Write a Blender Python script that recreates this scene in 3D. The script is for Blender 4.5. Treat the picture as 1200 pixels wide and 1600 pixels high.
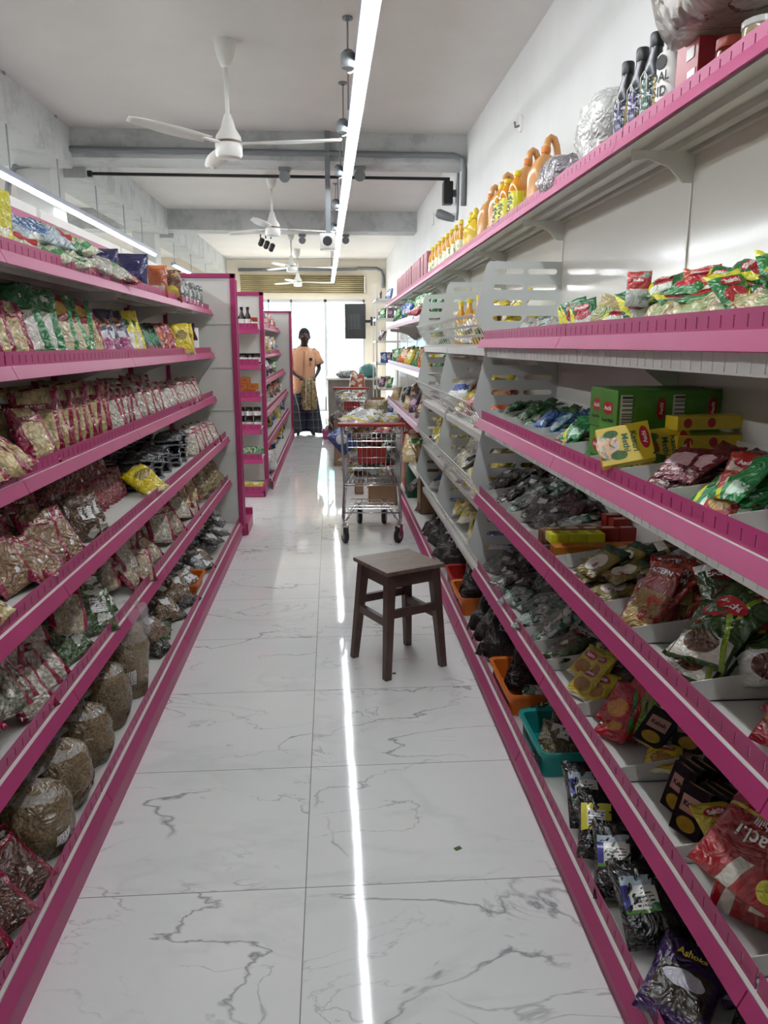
import bpy, bmesh, math, random
from mathutils import Vector, Matrix, noise as mnoise
for _o in list(bpy.data.objects): bpy.data.objects.remove(_o)
SC = bpy.context.scene
COL = SC.collection
PI = math.pi
# ---------------------------------------------------------------- camera
cam_d = bpy.data.cameras.new('camera'); cam = bpy.data.objects.new('camera', cam_d); COL.objects.link(cam)
def _basis():
    def ray(px, py): return Vector(((px-600)/1200., -(py-800)/1200., -1.)).normalized()
    Y = ray(516, 539); r = .014
    up = Vector((-math.sin(r), math.cos(r), 0)); Z = (up - Y*up.dot(Y)).normalized(); X = Y.cross(Z)
    return Matrix((X, Y, Z)).to_4x4()
cam.matrix_world = Matrix.Translation((0, 0, 1.413)) @ _basis()
cam_d.sensor_fit = 'VERTICAL'; cam_d.sensor_height = 36; cam_d.lens = 27; cam_d.clip_start = .02; cam_d.clip_end = 300
SC.camera = cam
# ---------------------------------------------------------------- world, sun, exposure
w = bpy.data.worlds.new('sky'); SC.world = w; w.use_nodes = True
wn = w.node_tree.nodes; bg = wn['Background']; bg.inputs[0].default_value = (.97, .985, 1, 1); bg.inputs[1].default_value = 8
SUN = bpy.data.lights.new('sun', 'SUN'); SUN.energy = 6; SUN.angle = .01; SUN.color = (1, .95, .86)
sun = bpy.data.objects.new('sun', SUN); COL.objects.link(sun); sun.rotation_euler = (math.radians(-38), math.radians(14), 0)
SC.view_settings.view_transform = 'Standard'; SC.view_settings.look = 'None'; SC.view_settings.gamma = 1
SC.view_settings.use_curve_mapping = False; SC.view_settings.exposure = 0.50
LED_STRENGTH = 40
SC.cycles.max_bounces = 8; SC.cycles.diffuse_bounces = 4; SC.cycles.glossy_bounces = 4; SC.cycles.transparent_max_bounces = 12
SC.cycles.transmission_bounces = 4; SC.cycles.sample_clamp_indirect = 6; SC.cycles.caustics_reflective = False; SC.cycles.caustics_refractive = False

# ---------------------------------------------------------------- materials
def lin(h):
    h = h.lstrip('#'); v = [int(h[i:i+2], 16)/255 for i in (0, 2, 4)]
    return tuple(c/12.92 if c <= .04045 else ((c+.055)/1.055)**2.4 for c in v) + (1,)
def C(c): return lin(c) if isinstance(c, str) else tuple(c)+(1,)
class NT:
    def __init__(s, name):
        s.m = bpy.data.materials.new(name); s.m.use_nodes = True; s.t = s.m.node_tree; s.b = s.t.nodes['Principled BSDF']
    def n(s, typ, **kw):
        x = s.t.nodes.new(typ)
        for k, v in kw.items():
            if isinstance(v, bpy.types.NodeSocket): s.t.links.new(v, x.inputs[k])
            elif k.startswith('i'): x.inputs[int(k[1:])].default_value = v
            else: setattr(x, k, v)
        return x
    def link(s, a, b): s.t.links.new(a, b)
    def put(s, v, sock):
        if isinstance(v, bpy.types.NodeSocket): s.t.links.new(v, sock)
        else: sock.default_value = v
    def math(s, op, a, b=0, c=0):
        x = s.t.nodes.new('ShaderNodeMath'); x.operation = op; s.put(a, x.inputs[0]); s.put(b, x.inputs[1]); s.put(c, x.inputs[2]); return x.outputs[0]
    def mix(s, f, a, b):
        x = s.t.nodes.new('ShaderNodeMix'); x.data_type = 'RGBA'; s.put(f, x.inputs[0]); s.put(a, x.inputs[6]); s.put(b, x.inputs[7]); return x.outputs[2]
    def coord(s, kind='Object'): return s.t.nodes.new('ShaderNodeTexCoord').outputs[kind]
    def xyz(s, v):
        x = s.t.nodes.new('ShaderNodeSeparateXYZ'); s.link(v, x.inputs[0]); return x.outputs
    def noise(s, v, scale, detail=3, rough=.5, dist=0):
        x = s.t.nodes.new('ShaderNodeTexNoise'); s.link(v, x.inputs['Vector']); x.inputs['Scale'].default_value = scale
        x.inputs['Detail'].default_value = detail; x.inputs['Roughness'].default_value = rough; x.inputs['Distortion'].default_value = dist; return x.outputs['Fac']
    def vor(s, v, scale, feat='F1', out='Distance'):
        x = s.t.nodes.new('ShaderNodeTexVoronoi'); x.feature = feat; s.link(v, x.inputs['Vector']); x.inputs['Scale'].default_value = scale; return x.outputs[out]
    def step(s, v, lo, hi):
        x = s.t.nodes.new('ShaderNodeMapRange'); s.put(v, x.inputs[0]); x.inputs[1].default_value = lo; x.inputs[2].default_value = hi; return x.outputs[0]
    def bump(s, h, strength, dist=.002):
        x = s.t.nodes.new('ShaderNodeBump'); s.link(h, x.inputs['Height']); x.inputs['Strength'].default_value = strength; x.inputs['Distance'].default_value = dist
        s.link(x.outputs[0], s.b.inputs['Normal'])
    def set(s, col=None, rough=None, metal=None, spec=None, coat=None, alpha=None, emit=None, es=None, trans=None, ior=None):
        for k, v in (('Base Color', col), ('Roughness', rough), ('Metallic', metal), ('Specular IOR Level', spec), ('Coat Weight', coat), ('Alpha', alpha),
                     ('Emission Color', emit), ('Emission Strength', es), ('Transmission Weight', trans), ('IOR', ior)):
            if v is not None: s.put(v, s.b.inputs[k])
        return s.m
_mc = {}
def mat(name, col, rough=.5, metal=0, var=0, scale=8, bump=0, bs=60, **kw):
    if name in _mc: return _mc[name]
    t = NT(name); c = C(col)
    if var:
        f = t.noise(t.coord(), scale, 4)
        d = tuple(x*(1-var) for x in c[:3])+(1,); u = tuple(min(1, x*(1+var*.4)) for x in c[:3])+(1,)
        c = t.mix(t.step(f, .3, .7), d, u)
    if bump: t.bump(t.noise(t.coord(), bs, 3), bump)
    _mc[name] = t.set(col=c, rough=rough, metal=metal, **kw); return _mc[name]
PINK = mat('magenta_powder_coat', '#a8396b', .40, var=.08, scale=5, spec=.32)
WHITE_METAL = mat('white_powder_coat', '#d9d8d2', .35, var=.06, scale=4)
PANEL = mat('glossy_white_back_panel', '#d5d3cb', .14, var=.04, scale=2, bump=.12, bs=5)
PAPER = mat('white_label_paper', '#e4e4e0', .5)
INK = mat('black_print', '#141414', .5)
CHROME = mat('chrome_wire', '#c9c9c9', .2, 1)
RUBBER = mat('black_rubber', '#17181a', .6)
STEEL = mat('galvanised_rod', '#8a8d90', .4, .6)
GREYP = mat('grey_conduit_plastic', '#73787c', .45)
BLACKP = mat('black_plastic', '#101113', .4)
WHITEP = mat('white_enamel', '#dcdbd6', .3)
FILM = NT('clear_film'); FILM.bump(FILM.noise(FILM.coord(), 45, 4, .6, 1), .9, .004)
FILM = FILM.set(col=(.9, .9, .9, 1), rough=.12, alpha=.22, spec=.9)

def packmat(name, base, layers=(), rough=.2, bump=.55, bscale=38, metal=0, content=None):
    """printed foil or film: base colour, then bands, ovals and blotches in the packet's own 0..1 coordinates"""
    if name in _mc: return _mc[name]
    t = NT(name); g = t.coord('Generated'); X, Y, Z = t.xyz(g); o = t.coord()
    if content:
        c1, c2, sc = content; f = t.vor(o, sc, 'F1', 'Color'); s_ = t.n('ShaderNodeSeparateColor'); t.link(f, s_.inputs[0])
        d = t.vor(o, sc); col = t.mix(s_.outputs[0], C(c1), C(c2))
        col = t.mix(t.step(d, .35, .8), col, tuple(x*.45 for x in C(c1)[:3])+(1,))
    else: col = C(base)
    for L in layers:
        k = L[0]
        if k == 'band':
            _, ax, lo, hi, c = L; v = (X, Y)[ax]; f = t.math('MULTIPLY', t.math('GREATER_THAN', v, lo), t.math('LESS_THAN', v, hi))
        elif k == 'ell':
            _, cx, cy, rx, ry, c = L; a = t.math('DIVIDE', t.math('SUBTRACT', X, cx), rx); b = t.math('DIVIDE', t.math('SUBTRACT', Y, cy), ry)
            f = t.math('LESS_THAN', t.math('ADD', t.math('MULTIPLY', a, a), t.math('MULTIPLY', b, b)), 1)
        elif k == 'rect':
            _, x0, x1, y0, y1, c = L
            f = t.math('MULTIPLY', t.math('MULTIPLY', t.math('GREATER_THAN', X, x0), t.math('LESS_THAN', X, x1)), t.math('MULTIPLY', t.math('GREATER_THAN', Y, y0), t.math('LESS_THAN', Y, y1)))
        elif k == 'blot':
            _, sc, th, c = L; f = t.math('GREATER_THAN', t.noise(o, sc, 3), th)
        elif k == 'diag':
            _, a, lo, hi, c = L; v = t.math('ADD', X, t.math('MULTIPLY', Y, a)); f = t.math('MULTIPLY', t.math('GREATER_THAN', v, lo), t.math('LESS_THAN', v, hi))
        elif k == 'lines':
            _, ax, fr, x0, x1, y0, y1, c = L; v = (X, Y)[ax]; q = t.math('GREATER_THAN', t.math('FRACT', t.math('MULTIPLY', v, fr)), .5)
            q = t.math('MULTIPLY', q, t.math('GREATER_THAN', t.noise(o, 160, 1), .46))
            f = t.math('MULTIPLY', t.math('MULTIPLY', t.math('GREATER_THAN', X, x0), t.math('LESS_THAN', X, x1)), t.math('MULTIPLY', t.math('GREATER_THAN', Y, y0), t.math('LESS_THAN', Y, y1)))
            f = t.math('MULTIPLY', f, q)
        col = t.mix(f, col, C(c))
    rg = t.math('ABSOLUTE', t.math('SUBTRACT', t.noise(o, bscale*.5, 2, .5, 1.5), .5))
    h = t.math('ADD', t.math('MULTIPLY', t.noise(o, bscale, 4, .6, 1.2), .6), t.math('ADD', t.math('MULTIPLY', t.vor(o, bscale*.55), .9), t.math('MULTIPLY', rg, -3.2)))
    t.bump(h, min(1, bump*1.25), .009)
    _mc[name] = t.set(col=col, rough=rough*.58 if 'black' not in name else .3, metal=metal, spec=.95 if 'black' not in name else .45); return _mc[name]

# ---------------------------------------------------------------- mesh helpers
class MB:
    def __init__(s): s.v = []; s.f = []; s.mi = []; s.cur = 0
    def add(s, vs, fs):
        o = len(s.v); s.v += [tuple(x) for x in vs]; s.f += [tuple(i+o for i in f) for f in fs]; s.mi += [s.cur]*len(fs); return s
    def box(s, x0, x1, y0, y1, z0, z1):
        x0, x1 = sorted((x0, x1)); y0, y1 = sorted((y0, y1)); z0, z1 = sorted((z0, z1))
        return s.add([(x, y, z) for z in (z0, z1) for y in (y0, y1) for x in (x0, x1)],
                     [(0, 2, 3, 1), (4, 5, 7, 6), (0, 1, 5, 4), (2, 6, 7, 3), (0, 4, 6, 2), (1, 3, 7, 5)])
    def obox(s, M, x, y, z):
        """box of full size x y z centred on M"""
        return s.add([M @ Vector((a*x/2, b*y/2, c*z/2)) for c in (-1, 1) for b in (-1, 1) for a in (-1, 1)],
                     [(0, 2, 3, 1), (4, 5, 7, 6), (0, 1, 5, 4), (2, 6, 7, 3), (0, 4, 6, 2), (1, 3, 7, 5)])
    def tube(s, pts, r, n=8, cap=True, rs=None):
        pts = [Vector(p) for p in pts]; rings = []; up = None
        for i, p in enumerate(pts):
            d = (pts[min(i+1, len(pts)-1)] - pts[max(i-1, 0)]).normalized()
            if up is None: up = Vector((0, 0, 1)) if abs(d.z) < .9 else Vector((1, 0, 0))
            a = d.cross(up).normalized(); b = a.cross(d).normalized(); up = b
            rr = rs[i] if rs else r
            rings.append([p + (a*math.cos(2*PI*k/n) + b*math.sin(2*PI*k/n))*rr for k in range(n)])
        vs = [v for R_ in rings for v in R_]
        fs = [(i*n+k, i*n+(k+1) % n, (i+1)*n+(k+1) % n, (i+1)*n+k) for i in range(len(pts)-1) for k in range(n)]
        if cap: fs += [tuple(range(n-1, -1, -1)), tuple((len(pts)-1)*n+k for k in range(n))]
        return s.add(vs, fs)
    def lathe(s, prof, n=20, c=(0, 0, 0), sx=1, sy=1):
        vs = [(c[0]+r*sx*math.cos(2*PI*k/n), c[1]+r*sy*math.sin(2*PI*k/n), c[2]+z) for r, z in prof for k in range(n)]
        fs = [(i*n+k, i*n+(k+1) % n, (i+1)*n+(k+1) % n, (i+1)*n+k) for i in range(len(prof)-1) for k in range(n)]
        fs += [tuple(range(n-1, -1, -1)), tuple((len(prof)-1)*n+k for k in range(n))]
        return s.add(vs, fs)
    def prism(s, poly, t0, t1, plane='xz'):
        """polygon in the given plane extruded from t0 to t1 along the third axis"""
        n = len(poly); put = {'xz': lambda a, b, t: (a, t, b), 'xy': lambda a, b, t: (a, b, t), 'yz': lambda a, b, t: (t, a, b)}[plane]
        return s.add([put(a, b, t) for t in (t0, t1) for a, b in poly],
                     [tuple(range(n-1, -1, -1)), tuple(range(n, 2*n))] + [(i, (i+1) % n, n+(i+1) % n, n+i) for i in range(n)])
    def mesh(s, name, mats, smooth=False, bevel=0):
        me = bpy.data.meshes.new(name); me.from_pydata(s.v, [], s.f)
        bm = bmesh.new(); bm.from_mesh(me); bmesh.ops.recalc_face_normals(bm, faces=bm.faces[:])
        if bevel: bmesh.ops.bevel(bm, geom=[e for e in bm.edges if e.calc_face_angle(0) > .6], offset=bevel, segments=2, affect='EDGES', profile=.6)
        bm.to_mesh(me); bm.free()
        for m in (mats if isinstance(mats, (list, tuple)) else [mats]): me.materials.append(m)
        if not bevel: me.polygons.foreach_set('material_index', s.mi)
        if smooth: me.shade_smooth()
        if smooth == 2 or (smooth and bevel): me.set_sharp_from_angle(angle=math.radians(40))
        return me
def link(name, data, parent=None, M=None):
    o = bpy.data.objects.new(name, data); COL.objects.link(o)
    if parent: o.parent = parent
    if M is not None: o.matrix_basis = M
    return o
def build(name, mb, mats, parent=None, smooth=False, bevel=0, M=None): return link(name, mb.mesh(name, mats, smooth, bevel), parent, M)
LABELS = {}
def tag(o, label, cat, group=None):
    for a, b in ((', lying on ', ', '), (', on ', ', '), ('from the camera', 'from camera'), ('from the front', 'from front'), ('compartment of', 'bay of'), ('standing at near end of', 'near end of'), ('at the far end of', 'far end of'), ('of the rear row', 'at rear'), ('in the second row', 'in middle'), ('against the back', 'at back'), ('with ', 'w/ ')):
        if len(label.split()) > 16 and b != 'w/ ': label = label.replace(a, b)
    n = len(label.split())
    if not 4 <= n <= 16: print('LABEL LENGTH', n, label)
    if label in LABELS: print('DUPLICATE LABEL', label)
    LABELS[label] = 1
    o['label'] = label; o['category'] = cat
    if group: o['group'] = group
    return o
def struct(name, mb, mats, **kw): o = build(name, mb, mats, **kw); o['kind'] = 'structure'; return o
def empty(name, label=None, cat=None, loc=(0, 0, 0), rz=0, group=None, parent=None):
    o = link(name, None, parent); o.location = loc; o.rotation_euler = (0, 0, rz); o.empty_display_size = .05
    if label: tag(o, label, cat, group)
    return o
def kids(o): return [c for c in bpy.data.objects if c.parent == o]
CH = {}
def copy_tree(o, parent=None, M=None, ch=None):
    c = o.copy(); COL.objects.link(c); c.parent = parent
    if M is not None: c.matrix_basis = M
    for k in CH.get(o.name, ()): copy_tree(k, c)
    return c
def reg(o):
    """remember children for quick copying"""
    k = kids(o); CH[o.name] = k
    for c in k: reg(c)
    return o
_tm = {}
def text_mesh(body, size, ext=.0004, bold=False, spacing=1, align='CENTER', offset=0):
    key = (body, size, ext, spacing, offset)
    if key in _tm: return _tm[key]
    cu = bpy.data.curves.new('t', 'FONT'); cu.body = body; cu.size = size; cu.extrude = ext; cu.align_x = align; cu.align_y = 'CENTER'
    cu.space_character = spacing; cu.resolution_u = 2; cu.offset = offset
    o = bpy.data.objects.new('t', cu); COL.objects.link(o); bpy.context.view_layer.update()
    me = bpy.data.meshes.new_from_object(o); bpy.data.objects.remove(o); _tm[key] = me; return me
ORD = 'first second third fourth fifth sixth seventh eighth ninth tenth eleventh twelfth thirteenth fourteenth fifteenth sixteenth seventeenth eighteenth nineteenth twentieth'.split()
ORD += ['twenty-'+x for x in ORD[:9]] + ['thirtieth'] + ['thirty-'+x for x in ORD[:9]]
# ================================================================ THE SETTING
def floor_mat():
    t = NT('marble_tile_floor'); o = t.coord(); X, Y, Z = t.xyz(o)
    tx = t.math('DIVIDE', t.math('ADD', X, .085), 1.2); ty = t.math('DIVIDE', t.math('SUBTRACT', Y, 1.797), .6)
    fx = t.math('FRACT', tx); fy = t.math('FRACT', ty)
    def edge(f, wd): return t.math('MAXIMUM', t.math('LESS_THAN', f, wd), t.math('GREATER_THAN', f, 1-wd))
    grout = t.math('MAXIMUM', edge(fx, .0011), edge(fy, .0022))
    wn_ = t.t.nodes.new('ShaderNodeTexWhiteNoise'); wn_.noise_dimensions = '2D'; cb = t.t.nodes.new('ShaderNodeCombineXYZ')
    t.link(t.math('FLOOR', tx), cb.inputs[0]); t.link(t.math('FLOOR', t.math('MULTIPLY', t.math('FLOOR', ty), .5)), cb.inputs[1]); t.link(cb.outputs[0], wn_.inputs['Vector'])
    va = t.t.nodes.new('ShaderNodeVectorMath'); va.operation = 'MULTIPLY_ADD'; t.link(wn_.outputs['Color'], va.inputs[0]); va.inputs[1].default_value = (7, 9, 5); t.link(o, va.inputs[2])
    mp = t.t.nodes.new('ShaderNodeMapping'); t.link(va.outputs[0], mp.inputs[0]); mp.inputs['Scale'].default_value = (1., 1.9, 1); mp.inputs['Rotation'].default_value = (0, 0, .45)
    p = mp.outputs[0]
    def vein(scale, wd, dist, seed):
        m2 = t.t.nodes.new('ShaderNodeMapping'); t.link(p, m2.inputs[0]); m2.inputs['Location'].default_value = (seed, seed*.7, 0)
        n = t.noise(m2.outputs[0], scale, 6, .52, dist); r = t.math('ABSOLUTE', t.math('SUBTRACT', n, .5)); v = t.math('SUBTRACT', 1, t.step(r, 0, wd))
        k = t.step(t.noise(m2.outputs[0], scale*1.3, 2), .45, .6); return t.math('MULTIPLY', t.math('POWER', v, 1.6), k)
    v = t.math('MAXIMUM', vein(1.2, .0105, .45, 0), t.math('MULTIPLY', vein(2.1, .010, .8, 3.3), .6))
    soft = t.math('MULTIPLY', vein(1.15, .04, .5, 0), .14)
    v = t.math('MAXIMUM', v, soft)
    cl = t.noise(p, 1.3, 3)
    col = t.mix(t.step(cl, .3, .7), C('#e9ecea'), C('#f2f3f1')); col = t.mix(t.math('MULTIPLY', v, .75), col, C('#6f7376')); col = t.mix(grout, col, C('#8d8c88'))
    sp = t.vor(o, 9); col = t.mix(t.math('MULTIPLY', t.math('LESS_THAN', sp, .02), t.math('GREATER_THAN', t.noise(o, 3, 1), .56)), col, C('#4a463f'))
    t.bump(t.noise(o, 7, 1), .035, .01)
    return t.set(col=col, rough=.055, spec=.5, coat=.12)
FLOOR = floor_mat()
def plaster(name, c, patch=None, s=1.5):
    t = NT(name); o = t.coord(); f = t.noise(o, s, 5, .6); col = t.mix(t.step(f, .3, .75), C(c), tuple(x*.9 for x in C(c)[:3])+(1,))
    if patch: col = t.mix(t.step(t.noise(o, 3.2, 6, .7), .5, .62), col, C(patch))
    t.bump(t.noise(o, 22, 4), .12); return t.set(col=col, rough=.75)
WALL = plaster('wall_paint', '#c6c7c5'); CEIL = plaster('ceiling_paint', '#d6d3d0'); BEAM = plaster('beam_cement', '#b9bcbb', '#a2a5a4'); CREAM = plaster('cream_wall_paint', '#e4dac8')
struct('floor', MB().box(-6, 1.3, -2, 17.1, -.1, 0), FLOOR)
struct('ceiling', MB().box(-6.1, 1.3, -2, 17.1, 3.18, 3.3), CEIL)
struct('wall_right', MB().box(1.2, 1.35, -2, 17.1, 0, 3.18), WALL)
struct('wall_back', MB().box(-6.1, 1.3, -2.1, -2, 0, 3.18), WALL)
struct('wall_left', MB().box(-6.2, -6, -2, 17.1, 0, 3.18), CREAM)
struct('trim_1', MB().box(-6, 1.2, 7.08, 7.45, 2.95, 3.181), BEAM)
struct('trim_2', MB().box(-6, 1.2, 11.0, 11.37, 2.92, 3.181), BEAM)
mb = MB()
for a, b in ((-2, 7.08), (7.45, 11.0), (11.37, 17)): mb.box(-2.55, -2.14, a, b, 2.86, 3.181)
struct('trim_3', mb, BEAM)
struct('trim_4', MB().box(-2.62, -2.33, 7.1, 7.44, 0, 2.95), WALL)
struct('trim_5', MB().box(-2.62, -2.33, 11.02, 11.36, 0, 2.92), WALL)
mb = MB().box(-6.1, -1.88, 17, 17.25, 0, 3.18).box(.75, 1.3, 17, 17.25, 0, 3.18).box(-1.88, .75, 17, 17.25, 2.85, 3.18)
mb.box(-1.88, .75, 17.0, 17.15, 2.36, 2.5)
struct('wall_far', mb, CREAM)
# roller shutter gathered over the shop front
mb = MB()
for k in range(9): mb.add([(x, 16.94+(.02 if j else 0), 2.49+.04*(k+j)) for x in (-1.87, .74) for j in (0, 1)], [(0, 1, 3, 2)]); mb.box(-1.87, .74, 16.905, 16.95, 2.515+.04*k, 2.532+.04*k)
mb.box(-1.87, .74, 16.96, 16.995, 2.49, 2.86)
o = build('roller_shutter', mb, mat('shutter_steel', '#a99b72', .5, .2, var=.45, scale=1.5)); tag(o, 'dull brown ribbed roller shutter rolled up above the bright shop front', 'shutter')
# glazed shop front: window (left, two lights) and open doorway (right)
FRAME = mat('shopfront_aluminium', '#c9ccd0', .35, .3)
mb = MB()
for x in (-1.87, -1.3, -.82, -.1): mb.box(x-.02, x+.02, 17.05, 17.1, 0, 2.36)
mb.box(-1.87, -.1, 17.05, 17.1, 2.30, 2.36).box(-1.87, -.1, 17.05, 17.1, 0, .3)
w1 = struct('window_1', mb, FRAME)
GL = NT('window_glass').set(col=(.95, .97, .98, 1), rough=.02, alpha=.1)
build('glass_pane', MB().box(-1.85, -.12, 17.07, 17.08, .3, 2.3), GL, w1)
d1 = struct('door_1', MB().box(-.1, -.06, 17.04, 17.1, 0, 2.36).box(.71, .75, 17.04, 17.1, 0, 2.36).box(-.1, .75, 17.04, 17.1, 2.31, 2.36), FRAME)
# the street outside
struct('trim_6', MB().box(-30, 30, 17.25, 60, -.25, -.12), mat('street_concrete', '#c9c3b8', .9))
bd = empty('shop_building', 'pale building with teal fascia board across the street outside', 'building', (0, 27, 0))
build('facade', MB().box(-8, 8, 0, 4, -.2, 8), mat('bleached_wall', '#efefea', .8), bd)
build('fascia_board', MB().box(-6, 1.2, -.15, 0, 2.6, 3.5), mat('teal_signboard', '#6fa9aa', .6, var=.3, scale=3), bd)
build('awning', MB().prism([(0, 2.0), (-1.0, 1.75), (-1.0, 1.70), (0, 1.94)], -6, 1.5, 'yz'), mat('blue_awning', '#8fb4c8', .7), bd)
build('shutter_door', MB().box(-3, 0, -.05, 0, 0, 1.6), mat('blue_steel_door', '#8fb0c8', .6), bd)
vn = empty('parked_van', 'pale blue van parked in the street beyond the window', 'van', (-1.4, 22.5, 0))
build('body', MB().box(-1.7, .9, -.8, .8, .2, 1.0).box(-1.5, .3, -.75, .75, 1.0, 1.7), mat('van_paint', '#a9c2d6', .4), vn, bevel=.05)
build('windows', MB().box(-1.4, .2, -.78, -.76, 1.1, 1.55), BLACKP, vn)
for x in (-1.1, .4): build('wheel', MB().lathe([(.1, 0), (.3, 0), (.3, .18), (.1, .18)], 20), RUBBER, vn, M=Matrix.Translation((x, -.7, .17)) @ Matrix.Rotation(PI/2, 4, 'X'))

# ---------------------------------------------------------------- ceiling fixtures
LED = NT('led_tube'); LED = LED.set(col=(1, 1, 1, 1), emit=(.93, .97, 1, 1), es=LED_STRENGTH*1.25)
def led_row(nm, label, x0, x1, y0, y1, z, rods, step=1.22):
    e = empty(nm, label, 'light', ((x0+x1)/2, (y0+y1)/2, z)); ox, oy = (x0+x1)/2, (y0+y1)/2
    def at(y): return x0+(x1-x0)*(y-y0)/(y1-y0)-ox
    y = y0
    while y < y1-.2:
        yb = min(y+step, y1); build('led_tube', MB().tube([(at(y+.01), y+.01-oy, .012), (at(yb-.01), yb-.01-oy, .012)], .0135, 10), LED, e, smooth=True)
        build('channel', MB().add([(at(q)+a, q-oy, b) for q in (y, yb) for a, b in ((-.045, .022), (.03, .022), (.03, .06), (-.045, .06))], [(0, 1, 5, 4), (1, 2, 6, 5), (2, 3, 7, 6), (3, 0, 4, 7), (0, 3, 2, 1), (4, 5, 6, 7)]), mat('light_channel', '#a9b2c0', .4, .4), e)
        y += step
    for ry in rods:
        xx = at(ry)-.05
        build('rod', MB().tube([(xx, ry-oy, .05), (xx, ry-oy, 3.18-z)], .006, 6).lathe([(.03, -.012), (.03, 0), (.012, 0), (.012, -.02)], 10, (xx, ry-oy, 3.18-z)), STEEL, e)
    return e, at, oy
rods1 = [4.72, 5.8, 6.81, 8.0, 9.2, 10.4, 12, 13.5, 15]
e, at, oy = led_row('hanging_led_light', 'bright white LED tube row hanging over the aisle from thin rods', .215, .075, -1, 16.6, 2.66, rods1)
for k, yy in enumerate((3.9, 5.0, 6.2, 7.6, 9.0)):
    build('junction_box', MB().lathe([(.03, -.03), (.035, -.02), (.035, .03), (.02, .045)], 14, (at(yy)-.075, yy-oy, .03)), GREYP, e, smooth=2)
    build('cable_loop', MB().tube([(at(yy)-.075+.03*math.sin(a), yy-oy, -.0-.02*math.cos(a)) for a in [x*.4-.1 for x in range(8)]], .004, 5), WHITEP, e)
led_row('hanging_led_light', 'LED tube row hanging over the next aisle behind the left rack', -2.08, -2.12, .5, 10.0, 2.47, [4.7, 5.75, 6.75, 7.8, 8.8, 9.6])
led_row('hanging_led_light', 'short far LED tube row hanging left of the second rack', -2.2, -2.2, 11.6, 16.4, 2.5, [11.9, 13.3, 14.8])
led_row('hanging_led_light', 'LED tube row over the farthest left aisle', -4.2, -4.2, 0, 16, 2.6, [3, 6, 9, 12])
def fan(y, label, ang, z=2.56, x=-.6):
    e = empty('ceiling_fan', label, 'fan', (x, y, z), group='ceiling fans')
    build('canopy', MB().lathe([(.012, 3.03-z), (.03, 3.04-z), (.05, 3.09-z), (.062, 3.15-z), (.064, 3.18-z)], 24), WHITEP, e, smooth=2)
    build('down_rod', MB().tube([(0, 0, .1), (0, 0, 3.05-z)], .013, 10), WHITEP, e, smooth=True)
    build('motor', MB().lathe([(.02, .2), (.034, .16), (.045, .12), (.075, .075), (.08, .04), (.082, .03), (.082, -.03), (.07, -.045), (.02, -.05)], 28), WHITEP, e, smooth=2)
    build('trim_ring', MB().lathe([(.083, .032), (.0845, .036), (.0845, .042), (.08, .046)], 28), mat('bronze_trim', '#6b5a4c', .4, .4), e)
    for k in range(3):
        a = math.radians(ang+120*k); M = Matrix.Rotation(a, 4, 'Z'); mb = MB(); pts = []; N = 14
        for i in range(N+1):
            r = .16+.54*i/N; wd = (.045+.02*math.sin(PI*min(1, i/N*1.2)))*(1 if i < N-1 else (.85 if i == N-1 else .45))
            for sgn, zz in ((-1, -.012), (0, .008), (1, .004)): pts.append((r, sgn*wd, zz+.035))
        fs = [(3*i+j, 3*i+3+j, 3*i+4+j, 3*i+1+j) for i in range(N) for j in (0, 1)]; mb.add(pts, fs)
        me = mb.mesh('blade', WHITEP, True); b = link('blade', me, e, M); sm = b.modifiers.new('s', 'SOLIDIFY'); sm.thickness = .003
        build('blade_arm', MB().box(.07, .2, -.018, .018, .028, .036), WHITEP, b)
fan(5.1, 'white three-blade ceiling fan nearest the camera, high in front of the first beam', 228, z=2.575)
fan(8.75, 'white ceiling fan hanging between the two grey beams', 18, z=2.6)
fan(12.9, 'white ceiling fan just beyond the second beam near the track spotlights', 8, z=2.6)
fan(15.3, 'farthest white ceiling fan hanging in front of the rolled shutter', 14, z=2.55)
def top(nm, mb, m, label, cat, group=None, **kw): return tag(build(nm, mb, m, **kw), label, cat, group)
top('conduit_pipe', MB().tube([(-2.7, 7.05, 2.55), (-2.66, 7.05, 2.74), (-2.6, 7.05, 2.86), (-2.45, 7.05, 2.885), (-2.38, 7.05, 2.9), (-2.35, 7.05, 2.98), (-2.28, 7.05, 3.005), (1.08, 7.05, 3.005), (1.16, 7.05, 2.98), (1.175, 7.05, 2.9), (1.175, 7.05, 2.6)], .024, 10),
    GREYP, 'grey plastic conduit clipped along the face of the nearest beam', 'pipe', smooth=True)
mb = MB()
for k in range(8): mb.lathe([(.027, 0), (.027, .02)], 12, (-2.1+.42*k, 7.05, 2.995))
top('curtain_track', MB().box(-2.15, 1.12, 7.5, 7.525, 2.895, 2.92).box(-2.15, -2.1, 7.49, 7.53, 2.88, 2.93), BLACKP, 'thin black track running just under the nearest beam', 'track')
top('conduit_pipe', MB().tube([(-1.9, 16.96, 2.95), (.55, 16.96, 2.98), (.62, 16.96, 3.0), (1.0, 16.96, 3.0), (1.1, 16.96, 2.95), (1.14, 16.96, 2.85), (1.14, 16.96, 2.6)], .03, 10), GREYP, 'grey conduit along the far wall above the shutter', 'pipe', smooth=True)
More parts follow.
